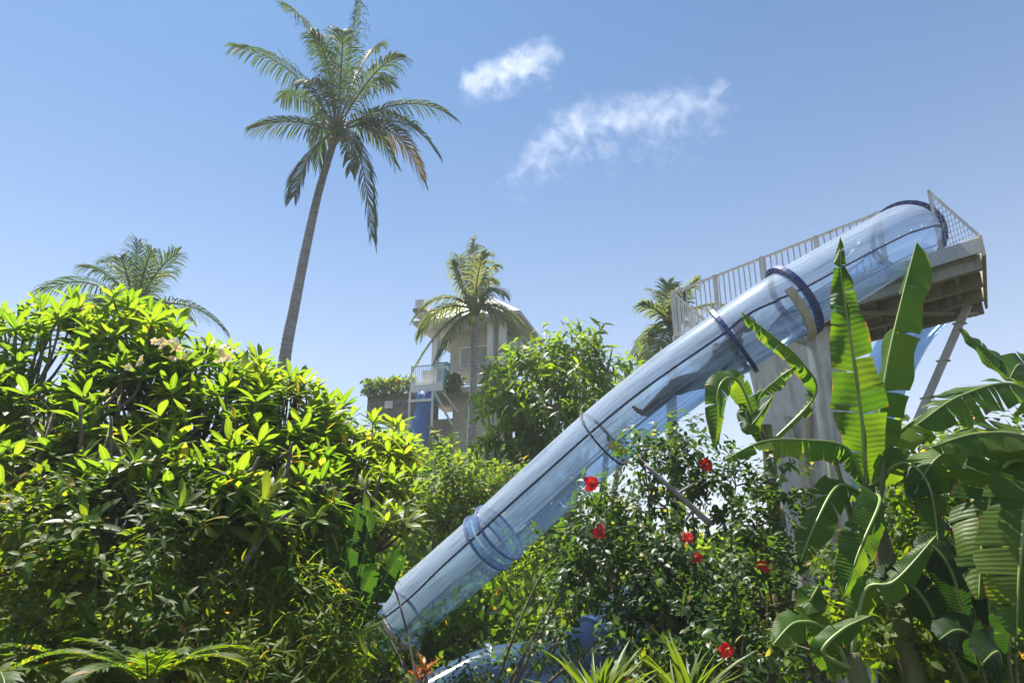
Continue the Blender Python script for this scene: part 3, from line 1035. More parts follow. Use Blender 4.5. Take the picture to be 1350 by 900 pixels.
Y = 22.0
palm('tall slender coconut palm leaning right, its crown high against the open sky', ground_at(352, Y) + Vector((0, 0, -.1)),
     [at(372, 495, Y), at(388, 405, Y), at(405, 320, Y), at(421, 250, Y), at(443, 178, Y)], 0.24, 0.125,
     fr(Y, [(425, 30, 376, 6, .8), (462, 70, 473, -14, -.6), (395, 75, 309, 62, -.3), (500, 70, 532, 76, -1.2), (540, 110, 598, 156, .3),
            (385, 150, 337, 168, -.5), (405, 190, 388, 258, -1.0), (478, 160, 490, 312, -1.0), (540, 135, 574, 200, -1.0), (525, 140, 556, 236, .8),
            (440, 60, 420, 60, 2.2), (480, 60, 500, 62, 2.0), (455, 40, 450, 40, -2.2), (425, 120, 420, 215, 2.2), (480, 130, 520, 215, 2.4),
            (470, 100, 470, 90, 3.0), (410, 110, 372, 130, 2.8), (435, 60, 412, 46, -1.4), (485, 90, 512, 110, 1.4), (465, 150, 462, 225, -2.2), (505, 130, 545, 165, -2.4), (420, 90, 400, 110, -2.6)]),
     0.84, lw=0.055, fruit=5, nleaf=54, droop=.95, dry=(9,))

Y = 19.0
palm('dark feathery palm crown rising behind the left frangipani', ground_at(172, Y), [at(174, 560, Y), at(178, 415, Y)], 0.2, 0.12,
     fr(Y, [(178, 360, 182, 318, .5), (150, 355, 112, 352, -.6), (120, 350, 58, 384, 0), (205, 350, 234, 334, -.4), (250, 380, 296, 436, .2), (150, 390, 120, 410, 1.0),
            (200, 370, 222, 360, 1.5), (160, 360, 140, 345, 1.4), (215, 385, 250, 420, -1.5), (125, 380, 75, 420, 1.4), (190, 350, 200, 330, -1.2), (165, 345, 158, 340, -1.2)]),
     0.58, lw=0.036, nleaf=40, droop=.7)

Y = 29.0
palm('coconut palm with wind swept pale fronds standing in front of the tower', ground_at(617, Y), [at(621, 590, Y), at(624, 500, Y), at(626, 412, Y)], 0.22, 0.15,
     fr(Y, [(618, 350, 627, 312, .3), (600, 370, 597, 345, -.8), (582, 372, 548, 418, -.4), (590, 410, 546, 486, -.5), (605, 420, 580, 470, -1.2), (665, 400, 702, 470, -.3),
            (645, 370, 662, 388, -.8), (640, 350, 652, 352, .6), (610, 350, 604, 338, .8), (628, 350, 640, 335, -1.0), (575, 390, 556, 440, .8),
            (650, 390, 690, 430, .6), (635, 360, 645, 370, 1.6)]),
     0.8, lw=0.07, mat='palm_pale', fruit=4, nleaf=44, droop=.85)

Y = 20.0
palm('grey green palm showing above the clear tube below the platform railing', ground_at(884, Y), [at(886, 560, Y), at(888, 432, Y)], 0.2, 0.13,
     fr(Y, [(860, 400, 845, 402, -.5), (865, 415, 834, 468, -.5), (885, 390, 880, 374, .3), (900, 390, 917, 374, -.3), (915, 400, 943, 402, .4), (915, 420, 940, 452, -.3),
            (870, 395, 862, 385, .8), (850, 425, 850, 480, .8), (905, 415, 925, 440, -1.2), (870, 440, 862, 475, -1.2), (895, 400, 900, 385, -1.0)]),
     0.55, lw=0.06, mat='palm_pale', nleaf=34)

# ------------------------------------------------------------------ tower
TS = 0.0418
tower = thing('slide_tower', 'beige slide tower with grey hipped roofs, white balconies and a blue chute', 'tower', at(610, 590, 36.0) * 1.0, rz=R(-16))
tower.location.z = 0
TB = at(610, 590, 36.0).z


def tx(px): return (px - 610) * TS * 1.03
def tz(py): return TB + (590 - py) * 0.0424


def tbox(mb, x0, y0, x1, y1, f, d):
    """photo-measured rectangle, front at local y=f, depth d"""
    mb.box(tx(x0), tx(x1), f, f + d, tz(y1), tz(y0))


def tpart(name, mat, boxes, parent=None, bevel=0.0):
    mb = MB()
    for b_ in boxes: tbox(mb, *b_)
    return part(name, mb, M[mat], parent or tower, bevel=bevel, local=True)


tpart('wall', 'beige', [(592, 520, 648, 760, 0.4, 3.5)])
tpart('wall', 'beige', [(582, 425, 652, 484, 0.9, 3.0)])
tpart('wall', 'stone', [(480, 517, 549, 546, -0.3, 3.2)])
tpart('wall', 'beige', [(500, 546, 592, 760, 1.2, 2.6)])
for x0, x1, f in ((564, 572, 0.0), (655, 664, 0.0), (572, 579, 3.2), (650, 656, 3.2), (640, 648, -0.05)):
    tpart('column', 'white', [(x0, 418, x1, 514, f, 0.35)], bevel=0.02)
tpart('floor_slab', 'concrete', [(546, 514, 668, 521, -0.35, 4.6)], bevel=0.03)
tpart('floor_slab', 'white', [(548, 511.5, 592, 522, -1.15, 0.78)], bevel=0.03)
# masonry blocks on the left parapet
me = None
for r_ in range(2):
    for k in range(8):
        x0 = 481.5 + k * 8.5 + (4 if r_ else 0)
        x1 = min(x0 + 7.8, 548.5)
        if x1 - x0 > 3:
            tpart('stone_block', 'stone', [(x0, 517.8 + r_ * 7.2, x1, 524.4 + r_ * 7.2, -0.3 - random.uniform(.03, .06), 0.1)], bevel=0.015)
w = tpart('window', 'stone', [(505, 525, 518, 537, -0.38, 0.1)])
tpart('pane', 'white', [(506, 526, 517, 536, -0.40, 0.02)], w)
w = tpart('window', 'white', [(596, 452, 640, 482, 0.80, 0.12)])
tpart('pane', 'olive', [(598, 454, 617, 481, 0.78, 0.02), (619, 454, 638, 481, 0.78, 0.02)], w)


def trail(x0, x1, ytop, ybot, f, nb, mat, horizontal=True):
    mb = MB()
    tbox(mb, x0, ytop, x1, ytop + 1.6, f - .03, .06); tbox(mb, x0, ybot - 1.2, x1, ybot, f - .02, .04)
    for x in (x0, x1): tbox(mb, x - .8, ytop - .6, x + .8, ybot, f - .04, .08)
    rl = part('railing', mb, M[mat], tower, local=True)
    mb = MB(); mb.box(-.013, .013, -.013, .013, tz(ybot - 1.2) + .003, tz(ytop + 1.6) - .003)
    me = mesh_data('baluster', mb, M[mat])
    for k in range(1, nb):
        o = link('baluster', me, rl); o.location = (tx(x0 + (x1 - x0) * k / nb), f, 0)


trail(549, 591, 487, 511, -1.1, 16, 'white')
trail(592, 652, 484, 512, -.3, 24, 'steel')
trail(479, 548, 491, 516, 2.2, 22, 'white')
trail(506, 552, 563, 582, -.9, 14, 'white')
tpart('door_panel', 'teal', [(578, 488, 590, 511, -0.4, 0.06)])
tpart('door_panel', 'white', [(556, 489, 572, 511, -0.4, 0.06)])
tpart('awning', 'teal', [(572, 481, 592, 486, -0.6, 0.5)])
tpart('screen_panel', 'white', [(529, 541, 552, 572, 0.2, 0.08)])
tpart('lower_deck', 'concrete', [(500, 580, 592, 584, -1.0, 2.4)])
# blue chute with its white frame
mb = MB(); mb.tube([(tx(567), -1.0, tz(523)), (tx(567), -1.05, tz(545)), (tx(566), -1.35, tz(575)), (tx(562), -2.0, tz(610)), (tx(552), -3.2, tz(660)), (tx(545), -4.5, tz(705))], [.40, .48, .5, .5, .5, .5], 20)
ch = part('chute', mb, M['blue'], tower, smooth=True, local=True)
tpart('chute_hood', 'teal', [(556, 523, 579, 533, -1.1, .8)], ch)
mb = MB()
for x in (552, 582): tbox(mb, x - 1.2, 522, x + 1.2, 580, -1.5, .1)
tbox(mb, 551, 533.5, 583.5, 537, -1.62, .1)
mb.beam((tx(583), -1.4, tz(524)), (tx(598), -.3, tz(562)), .09, .09); mb.beam((tx(592), -1.1, tz(524)), (tx(604), -.2, tz(545)), .08, .08)
part('chute_frame', mb, M['white'], tower, local=True)


def hip(name, x0, x1, y0, y1, ze, za, xa, ya, th, mat):
    mb = MB()
    b0 = [(x0, y0, ze), (x1, y0, ze), (x1, y1, ze), (x0, y1, ze)]
    rx = .25
    mb.add(b0 + [(x, y, z - th) for x, y, z in b0] + [(xa - rx, ya, za), (xa + rx, ya, za)],
           [(0, 1, 9, 8), (1, 2, 9), (2, 3, 8, 9), (3, 0, 8), (7, 6, 5, 4), (0, 4, 5, 1), (1, 5, 6, 2), (2, 6, 7, 3), (3, 7, 4, 0)])
    return part(name, mb, M[mat], tower, bevel=.02, local=True)


rf = hip('roof', tx(546), tx(690), -1.0, 4.6, tz(424), tz(366), tx(610), 1.8, .22, 'roof')
mb = MB()
for k in range(1, 14):
    x = tx(546) + (tx(690) - tx(546)) * k / 14
    fx = tx(610) + (x - tx(610)) * .08
    mb.beam((x, -1.0, tz(424) + .03), (fx, 1.75, tz(366) + .02), .06, .05)
part('roof_batten', mb, M['steel'], rf, local=True)
rf = hip('lower_roof', tx(655), tx(702), -.2, 3.6, tz(464), tz(428), tx(662), 1.7, .2, 'roof')
tpart('gable_box', 'white', [(544, 390, 556, 414, -.6, 1.0)], bevel=.03)
tpart('gable_trim', 'stone', [(542.5, 404, 557.5, 409, -.75, 1.3)], bevel=.02)

# trailing plants on the tower's parapet
def tower_plant(label, x0, x1, y0, y1, f, n, mat='small', hang=.5, group=None):
    root = thing('trailing_plant', label, 'plant', (0, 0, 0), group)
    Rz = Matrix.Rotation(R(-16), 3, 'Z')
    root.location = tower.location + Rz @ Vector((tx((x0 + x1) / 2), f, tz(y1)))
    P = np.stack([tx(x0) + (tx(x1) - tx(x0)) * rng.random(n), f + rng.normal(size=n) * .18, tz(y1) + (tz(y0) - tz(y1)) * rng.random(n) ** .8], 1)
    P = P @ np.array(Rz).T + np.array(tower.location)
    D = rand_dir(n) + np.array([0, -.5, -hang])
    leaf_object('foliage', T_OVATE, P, D, rand_dir(n) + np.array([0, -.4, .6]), .26 * (.6 + .7 * rng.random(n)), M[mat], root)
    mb = MB()
    for k in range(10):
        x = x0 + (x1 - x0) * (k + .5) / 10
        a = tower.location + Rz @ Vector((tx(x), f + .1, tz(y0))); c = tower.location + Rz @ Vector((tx(x + 2), f - .1, tz(y1)))
        limb(mb, a, c, .02, .01, n=4, sides=5)
    part('stem', mb, M['twig'], root)


tower_plant('long trailing plant spilling over the stone parapet of the tower', 478, 549, 497, 519, -.55, 900)
tower_plant('small trailing plant beside the white balcony of the tower', 592, 610, 498, 520, -.6, 260)
tower_plant('bright climbing plant on the right corner of the tower', 640, 664, 492, 530, -.5, 420, 'bright')

# ------------------------------------------------------------------ background broadleaf trees
bush('broadleaf_tree', 'bright green broadleaf tree standing behind the middle of the clear tube', 'tree', ground_at(745, 17), pxblobs(
    [(662, 520, 17.4, 26, 30), (678, 490, 17.4, 26, 24), (690, 470, 17.5, 18), (700, 500, 17, 42), (755, 475, 17, 44, 38), (800, 490, 16.6, 38), (735, 540, 16.5, 60), (790, 540, 17.5, 50), (680, 560, 17, 46, 52), (828, 505, 17.4, 22), (700, 610, 17, 60), (655, 535, 17.6, 18), (740, 450, 17.4, 22, 20), (780, 455, 17, 20, 18)]),
     T_LANCE, 'bright', 0.34, 24.0, k=9, twig=0.5, droop=.45, stem_r=.11, stem_mat='bark', crown='crown')
bush('broadleaf_tree', 'dark rounded tree at the foot of the tower left of its palm', 'tree', ground_at(560, 24), pxblobs(
    [(540, 610, 24, 34, 26), (575, 600, 23, 30, 24), (605, 612, 23, 34, 24), (520, 650, 23, 36), (570, 660, 22, 50), (630, 650, 22, 46), (650, 600, 24, 20)]),
     T_OVATE, 'small', 0.26, 20.0, k=8, twig=0.45, stem_r=.12, stem_mat='bark', crown='crown')
bush('broadleaf_tree', 'dense tree filling the gap behind the frangipani at left', 'tree', ground_at(250, 15), pxblobs(
    [(40, 620, 15, 90), (160, 640, 15, 90), (270, 650, 15.5, 80), (380, 660, 15, 80), (470, 650, 16, 60)]),
     T_OVATE, 'dark', 0.26, 16.0, k=8, twig=0.45, stem_r=.12, stem_mat='bark', crown='crown')
bush('broadleaf_tree', 'shaded tree behind the banana plants at the right edge', 'tree', ground_at(1290, 14), pxblobs(
    [(1230, 640, 14, 70), (1310, 620, 14, 80), (1180, 690, 14, 80), (1370, 660, 14, 80), (1100, 690, 14, 70)]),
     T_OVATE, 'dark', 0.24, 20.0, k=8, twig=0.4, stem_r=.12, stem_mat='bark', crown='crown')


# ------------------------------------------------------------------ frangipani trees on the left
def sil(px):
    xs = [-60, 0, 60, 150, 230, 300, 380, 450, 530, 560]
    ys = [405, 400, 386, 384, 420, 454, 484, 528, 556, 600]
    return float(np.interp(px, xs, ys))


def frangipani(label, cx, x0, x1, Y0, Y1, ntips, ybot=690, group='frangipani trees on the left', flowers=0):
    base = ground_at(cx, (Y0 + Y1) / 2)
    root = thing('frangipani_tree', label, 'tree', base, group)
    off = np.array(base)
    tips, dirs = [], []
    fork = base + Z * 1.1
    trunk = MB(); trunk.tube([base - Z * .1, base + Vector((.05, 0, .5)), fork], [.12, .1, .085], 10)
    part('trunk', trunk, M['twig'], root, smooth=True)
    mains = []
    mb = MB()
    for k in range(7):
        px = x0 + (x1 - x0) * (k + .5) / 7; yy = (sil(px) + ybot) / 2 + random.uniform(-20, 40)
        q = at(px, yy, random.uniform(Y0, Y1))
        limb(mb, fork, q, .055, .012, sag=.1, n=8, sides=7); mains.append(q)
    # whorls near the silhouette first, then inside
    pts2 = []
    tries = 0
    while len(tips) < ntips and tries < ntips * 30:
        tries += 1
        px = random.uniform(x0, x1); top = sil(px) + 4 + 34 * random.random() ** 1.5
        py = top + (ybot - top) * random.random() ** 1.05
        hf = (ybot - py) / (ybot - top)
        yy = Y0 - .5 + (Y1 - Y0 + .5) * (.25 + .75 * hf) + random.uniform(-.35, .35)
        p = at(px, py, yy)
        if any((p - q).length < .16 for q in tips): continue
        if py > sil(px) + 46 and math.sin(px * .061 + 1.0) + math.sin(py * .083 + px * .027) + math.sin(px * .023 - py * .045) < -.9: continue
        m = min(mains, key=lambda q: (q - p).length + (0.8 if q.z > p.z else 0))
        m = fork.lerp(m, random.uniform(.5, 1.0)); tips.append(p)
        dv = (p - m); dv = (dv.normalized() * .5 + Vector((random.uniform(-.5, .5), random.uniform(-.6, .3), 1.0))).normalized()
        dirs.append(dv)
        c = p - dv * (p - m).length * .45
        mb.tube(bez(m, c, p, 5), [.017, .016, .015, .013, .012, .011], 6)
    part('branch', mb, M['twig'], root, smooth=True)
    P, D, N, S = [], [], [], []
    for p, d in zip(tips, dirs):
        kk = random.randint(10, 17)
        o1 = d.orthogonal().normalized(); o2 = d.cross(o1)
        ph = random.random() * 6.28
        size = random.uniform(.17, .28)
        for j in range(kk):
            a = ph + j * 2.4
            el = R(-4 + 70 * j / kk + random.uniform(-16, 16))
            ld = (o1 * math.cos(a) + o2 * math.sin(a)) * math.cos(el) + d * math.sin(el) - Z * random.uniform(0, .12)
            P.append(p - d * (.05 * (1 - j / kk))); D.append(ld); N.append(d + Vector((random.uniform(-.25, .25), random.uniform(-.25, .25), .25)))
            S.append(size * random.uniform(.75, 1.15))
    P, D, N, S = np.array(P), np.array(D), np.array(N), np.array(S)
    order = np.argsort(P[:, 1] - 0.6 * P[:, 2])
    near, rest = order[:300], order[300:]
    # separate leaves share one mesh
    tv, tf, tu = T_PLUM
    me = fast_mesh('leaf', tv, tf, tu); me.materials.append(M['plumeria'])
    X, Dn, Nn = frames(D[near], N[near])
    for i, q in enumerate(near):
        o = link('leaf', me, root)
        s = S[q]; p = P[q] - off
        x, d, nn = X[i] * s, Dn[i] * s, Nn[i] * s
        o.matrix_basis = Matrix(((x[0], d[0], nn[0], p[0]), (x[1], d[1], nn[1], p[1]), (x[2], d[2], nn[2], p[2]), (0, 0, 0, 1)))
    if len(rest):
        leaf_object('leaves', T_PLUM, P[rest], D[rest], N[rest], S[rest], M['plumeria'], root)
    return root


def pale_blossom(root, px, py, Y, n=7):
    c = at(px, py, Y)
    P, D, N, S = [], [], [], []
    for k in range(n):
        q = c + Vector(rand_dir(1)[0]) * .06
        ax = (Vector(rand_dir(1)[0]) + Vector((0, -.8, .6))).normalized(); o1 = ax.orthogonal().normalized(); o2 = ax.cross(o1)
        for j in range(5):
            a = j * 1.2566
            P.append(q); D.append((o1 * math.cos(a) + o2 * math.sin(a)) + ax * .5); N.append(ax); S.append(.034)
    o = leaf_object('blossom', T_PETAL, np.array(P), np.array(D), np.array(N), np.array(S), M['flow_pale'], root, stuff=False)


f1 = frangipani('broad frangipani at the left edge with dark twisted branches', 30, -70, 110, 5.6, 7.4, 128)
f2 = frangipani('tall bushy frangipani in front of the dark feathery palm', 165, 95, 240, 5.4, 7.2, 142)
f3 = frangipani('frangipani with pale yellow blossom clusters', 280, 225, 350, 5.6, 7.4, 120)
f4 = frangipani('frangipani covering the foot of the tall coconut palm', 380, 330, 440, 6.0, 7.8, 108)
f5 = frangipani('lowest frangipani at the right end of the row, beside the tower', 470, 425, 545, 6.6, 8.6, 108, ybot=690)
for q in ((222, 455, 5.5), (236, 468, 5.6), (212, 448, 5.7), (292, 470, 5.6), (300, 462, 5.7)): pale_blossom(f3, *q)
for q in ((178, 478, 5.5), (150, 520, 5.5)): pale_blossom(f2, *q, n=4)

# ------------------------------------------------------------------ shrubs under the frangipani
UL = [
    ('shrub', 'dark fine leaved shrub in the bottom left corner', [(20, 720, 5.4, 100, 90), (40, 830, 5.0, 110, 110)], T_OVATE, 'dark', .085, 60),
    ('shrub', 'shrub with yellow tinted leaves low beneath the tall bushy frangipani', [(130, 700, 5.6, 90, 80), (150, 800, 5.2, 90, 90), (110, 880, 5.0, 80, 60)], T_OVATE, 'small', .085, 60),
    ('shrub', 'green shrub beneath the frangipani with pale blossoms', [(250, 690, 5.8, 90, 80), (250, 790, 5.4, 90, 90), (220, 870, 5.0, 90, 60)], T_LANCE, 'dark', .11, 60),
    ('shrub', 'shrub with a slanting bare branch beneath the tall coconut palm', [(345, 680, 6.4, 70, 70), (340, 770, 6.0, 80, 80), (330, 860, 5.4, 80, 70)], T_LANCE, 'small', .10, 60),
    ('bamboo', 'low dark bamboo with fine narrow leaves left of the slide foot', [(400, 850, 5.6, 84, 90), (436, 800, 6.2, 48, 90), (380, 890, 5.2, 70, 60)], T_BAMB, 'small', .16, 130),
    ('shrub', 'small leaved shrub beside the low end of the clear tube', [(485, 700, 9.5, 32, 60), (474, 780, 9.0, 36, 60), (452, 870, 8.6, 44, 60), (500, 866, 8.8, 28, 24), (524, 852, 8.8, 24, 20), (560, 892, 8.2, 34, 18)], T_OVATE, 'dark', .09, 60),
]
for nm, lab, bl, T, mt, lf, dens in UL:
    blobs = pxblobs(bl)
    c = blobs[-1][0]
    bush(nm, lab, 'bamboo' if nm == 'bamboo' else 'shrub', Vector((c.x, c.y, 0)), blobs, T, mt, lf, dens * 4.5, k=8, twig=.2, stem_r=.018)
# the bare slanting branch
mb = MB(); a, c = at(322, 742, 5.4), at(384, 672, 5.7)
limb(mb, a, c, .03, .012, n=8)
br = thing('fallen_branch', 'bare slanting branch caught in the shrubs at left', 'branch', a)
part('limb', mb, M['twig'], br, smooth=True)


# ------------------------------------------------------------------ big leaved plants
def blade(path, width, face, fold=.25, tears=10, wave=.04, nseg=44, tip=.35, base=.28, tpow=.6, droop=.25, off=Vector((0, 0, 0)), seed=0):
    """one banana leaf: a midrib path, blade on both sides facing `face`, torn along its veins"""
    rd = random.Random(seed)
    cv = catmull(path, 16)
    m = len(cv) - 1
    V, F, Uv = [], [], []
    K = 5
    for sd in (-1, 1):
        marks = sorted(rd.uniform(.08, .96) for _ in range(tears))
        marks = [0] + marks + [1.0001]
        for gi in range(len(marks) - 1):
            s0, s1 = marks[gi], marks[gi + 1]
            ns = max(2, int((s1 - s0) * nseg))
            dr = rd.uniform(-.1, 1.0) * droop
            slip = rd.uniform(-.03, .03)
            short = rd.uniform(.9, 1.02)
            o = len(V)
            for i in range(ns + 1):
                s = s0 + (min(s1, 1) - s0) * i / ns
                f = min(m - 1e-3, s * m); j = int(f)
                p = cv[j].lerp(cv[j + 1], f - j)
                t = (cv[min(j + 2, m)] - cv[max(j - 1, 0)]).normalized()
                nn = (face - t * face.dot(t)).normalized()
                side = t.cross(nn) * sd
                w = width * min(1, (s + .02) / base) ** .5 * min(1, (1.0 - s + .003) / tip) ** tpow * short
                for k in range(K + 1):
                    q = k / K
                    ang = fold + dr * q * 1.2
                    sh = (s0 + s1) * .5 - s
                    gap = .0 if tears == 0 else .10
                    along = t * (sh * gap * q * (cv[-1] - cv[0]).length * .9 + slip * q * width)
                    along += t * w * .22 * q                   # veins sweep towards the tip
                    wv = wave * math.sin(s * 31 + sd + 3 * q) * q * width * 2 + rd.uniform(-.004, .004) * q
                    pt = p + side * (w * q * math.cos(ang)) + nn * (-w * q * math.sin(ang) + wv) + along - Z * dr * q * q * w * .5
                    V.append(pt - off); Uv.append((.5 + sd * q * .5, s))
            for i in range(ns):
                for k in range(K):
                    a = o + i * (K + 1) + k
                    F.append((a, a + 1, a + K + 2, a + K + 1) if sd > 0 else (a, a + K + 1, a + K + 2, a + 1))
    return fast_mesh('leaf', V, F, Uv), cv


def big_leaf(root, path, width, face, mat='banana', rib=.018, **kw):
    me, cv = blade(path, width, Vector(face).normalized(), off=origin(root), **kw)
    me.materials.append(M[mat])
    o = link('leaf', me, root)
    mb = MB(); k = len(cv)
    mb.tube(cv, [rib * (1 - .8 * j / k) for j in range(k)], 6)
    part('midrib', mb, M['midrib'], o, smooth=True)
    return o


def stalk(root, pts, r0, r1, mat='banana_stem', name='stalk'):
    cv = catmull(pts, 8)
    mb = MB(); mb.tube(cv, [r0 + (r1 - r0) * i / (len(cv) - 1) for i in range(len(cv))], 9)
    return part(name, mb, M[mat], root, smooth=True)


def banana(label, px, Y, top):
    b = ground_at(px, Y)
    root = thing('banana_plant', label, 'banana plant', b, 'banana plants on the right')
    stalk(root, [b - Z * .05, b + (top - b) * .5 + Vector((.03, 0, 0)), top], .12, .06, name='pseudostem')
    return root


# front plant: two tall upright leaves
c1 = at(1142, 640, 5.6)
p1 = banana('banana plant with two tall upright leaves in front of the platform', 1160, 5.6, c1)
SPX = [
    # path (px,py,Y)..., half width m, facing, kwargs
    ([(1142, 640, 5.6), (1137, 560, 5.5), (1122, 450, 5.4), (1110, 370, 5.4), (1107, 312, 5.45)], .225, (-.25, -1, .25), dict(tears=9, fold=.12, wave=.08, tip=.72, tpow=.95, base=.3, seed=3, droop=.12)),
    ([(1150, 640, 5.7), (1158, 560, 5.7), (1172, 470, 5.7), (1190, 390, 5.75), (1208, 320, 5.8)], .21, (-.85, -.55, .3), dict(tears=6, fold=.7, wave=.07, tip=.10, tpow=.45, base=.35, seed=5, droop=.35)),
    ([(1140, 640, 5.6), (1115, 590, 5.5), (1060, 580, 5.4), (1005, 582, 5.3), (955, 606, 5.2)], .13, (0, -.5, 1), dict(tears=18, fold=.45, seed=8, droop=.7)),
    ([(1135, 650, 5.6), (1105, 640, 5.3), (1075, 690, 5.1), (1055, 740, 5.0)], .14, (-.3, -1, .35), dict(tears=9, fold=.3, seed=9, droop=.3)),
    ([(1145, 650, 5.5), (1160, 660, 5.1), (1135, 720, 4.9), (1110, 790, 4.8)], .15, (.3, -1, .2), dict(tears=7, fold=.25, seed=10, droop=.2)),
    ([(1150, 640, 5.6), (1190, 610, 5.4), (1225, 640, 5.2), (1240, 740, 5.0)], .16, (.1, -1, .3), dict(tears=10, fold=.3, seed=12, droop=.3)),
    ([(1150, 640, 5.7), (1175, 580, 5.8), (1230, 540, 5.8), (1290, 520, 5.7)], .2, (0, -.4, 1), dict(tears=9, fold=.4, seed=13, droop=.4)),
]
for path, w, face, kw in SPX:
    big_leaf(p1, [at(*q) for q in path], w, face, **kw)
stalk(p1, [at(1128, 700, 5.5), at(1110, 640, 5.5), at(1098, 590, 5.55)], .03, .012)
stalk(p1, [at(1150, 700, 5.5), at(1165, 620, 5.5), at(1160, 560, 5.6)], .03, .012)

c2 = at(1390, 600, 5.2)
p2 = banana('banana plant at the right edge with huge drooping horizontal leaves', 1400, 5.2, c2)
for path, w, face, kw in [
    ([(1400, 590, 5.2), (1345, 510, 5.0), (1270, 520, 4.9), (1205, 562, 4.8)], .22, (-.1, -.75, .8), dict(tears=14, fold=.35, seed=21, droop=.3)),
    ([(1400, 610, 5.1), (1350, 575, 4.7), (1285, 572, 4.6), (1225, 590, 4.6)], .17, (0, -.7, .8), dict(tears=12, fold=.3, seed=22, droop=.3)),
    ([(1400, 620, 5.1), (1330, 610, 4.8), (1300, 680, 4.6), (1290, 790, 4.5)], .22, (-.3, -1, .2), dict(tears=8, fold=.3, seed=23, droop=.4)),
    ([(1400, 620, 5.2), (1360, 640, 4.6), (1345, 740, 4.4), (1340, 840, 4.4)], .24, (-.2, -1, .2), dict(tears=6, fold=.3, seed=24, droop=.3)),
    ([(1400, 600, 5.4), (1320, 570, 5.5), (1240, 600, 5.3), (1200, 660, 5.2)], .24, (-.1, -.8, .6), dict(tears=14, fold=.35, seed=25, droop=.4)),
]:
    big_leaf(p2, [at(*q) for q in path], w, face, **kw)

c3 = at(1370, 560, 7.4)
p3 = banana('banana plant behind the right edge with one leaf pointing at the prop', 1380, 7.4, c3)
for path, w, face, kw in [
    ([(1375, 560, 7.4), (1350, 500, 7.3), (1310, 468, 7.2), (1262, 432, 7.2)], .22, (.5, -.9, .3), dict(tears=2, fold=.15, seed=31, droop=.1)),
    ([(1375, 560, 7.4), (1370, 500, 7.4), (1345, 480, 7.2), (1330, 500, 7.0)], .22, (-.2, -1, .3), dict(tears=3, fold=.2, seed=32, droop=.2)),
]:
    big_leaf(p3, [at(*q) for q in path], w, face, **kw)

c4 = at(1010, 560, 7.6)
p4 = banana('banana plant with torn leaves in front of the concrete pier', 1000, 7.6, c4)
for path, w, face, kw in [
    ([(1010, 590, 7.6), (1075, 520, 7.5), (1055, 475, 7.3), (1015, 440, 7.2), (978, 412, 7.1)], .13, (.35, -1, .35), dict(tears=16, fold=.5, seed=41, droop=.9, tip=.25)),
    ([(1010, 590, 7.6), (1000, 530, 7.6), (1025, 500, 7.4), (1050, 482, 7.3)], .10, (.2, -.9, .5), dict(tears=14, fold=.5, seed=42, droop=.8)),
    ([(1008, 590, 7.6), (975, 505, 7.5), (948, 510, 7.3), (943, 590, 7.2)], .16, (.1, -1, .2), dict(tears=12, fold=.2, seed=43, droop=.3)),
    ([(1010, 590, 7.6), (985, 540, 7.4), (990, 560, 7.2), (1020, 520, 7.2)], .1, (.1, -1, .4), dict(tears=10, fold=.5, seed=44, droop=.6)),
]:
    big_leaf(p4, [at(*q) for q in path], w, face, **kw)

c5 = at(1120, 860, 4.8)
p5 = banana('young banana plant low down with yellowing leaves below the two tall leaves', 1110, 4.9, c5)
for path, w, face, kw in [
    ([(1120, 880, 4.8), (1090, 830, 4.7), (1050, 820, 4.6), (1018, 850, 4.5)], .12, (-.1, -1, .5), dict(tears=5, fold=.3, seed=51)),
    ([(1120, 880, 4.8), (1140, 780, 4.8), (1180, 765, 4.7), (1235, 705, 4.7)], .11, (0, -1, .6), dict(tears=4, fold=.35, seed=52)),
    ([(1120, 880, 4.7), (1085, 860, 4.5), (1110, 830, 4.5), (1150, 810, 4.5)], .08, (0, -1, .6), dict(tears=2, fold=.35, seed=53)),
    ([(1120, 890, 4.8), (1075, 800, 4.8), (1070, 790, 4.7), (1080, 770, 4.7)], .1, (-.4, -1, .4), dict(tears=2, fold=.3, seed=54)),
]:
    big_leaf(p5, [at(*q) for q in path], w, face, **kw)
# heliconia paddles on the left
hb = ground_at(430, 6.3)
hel = thing('heliconia', 'clump of dark broad paddle leaves left of the low end of the tube', 'plant', hb)
for i, (x0, y0, x1, y1, yy) in enumerate([(425, 900, 440, 640, 7.0), (420, 900, 470, 660, 7.1), (430, 900, 500, 670, 7.2), (425, 900, 395, 680, 6.9), (430, 900, 515, 720, 7.0), (415, 900, 380, 740, 6.8), (430, 900, 455, 710, 6.7), (430, 900, 480, 740, 6.7)]):
    yy -= .75
    y1 += 22
    a, c = at(x0, y0, yy), at(x1, y1, yy)
    b1_ = a.lerp(c, .45); lean = Vector((random.uniform(-.1, .1), -.15, .05))
    big_leaf(hel, [b1_, b1_.lerp(c, .55) + lean * .3, c + lean * .8, c + lean * 1.5 + Z * .02], .125, (random.uniform(-.7, .7), -1, .25), mat='paddle', rib=.008, tears=2, fold=.25, tip=.7, tpow=.8, seed=60 + i, droop=.15, nseg=24)
    stalk(hel, [Vector((hb.x, hb.y, 0)), a.lerp(c, .2), b1_], .016, .01)
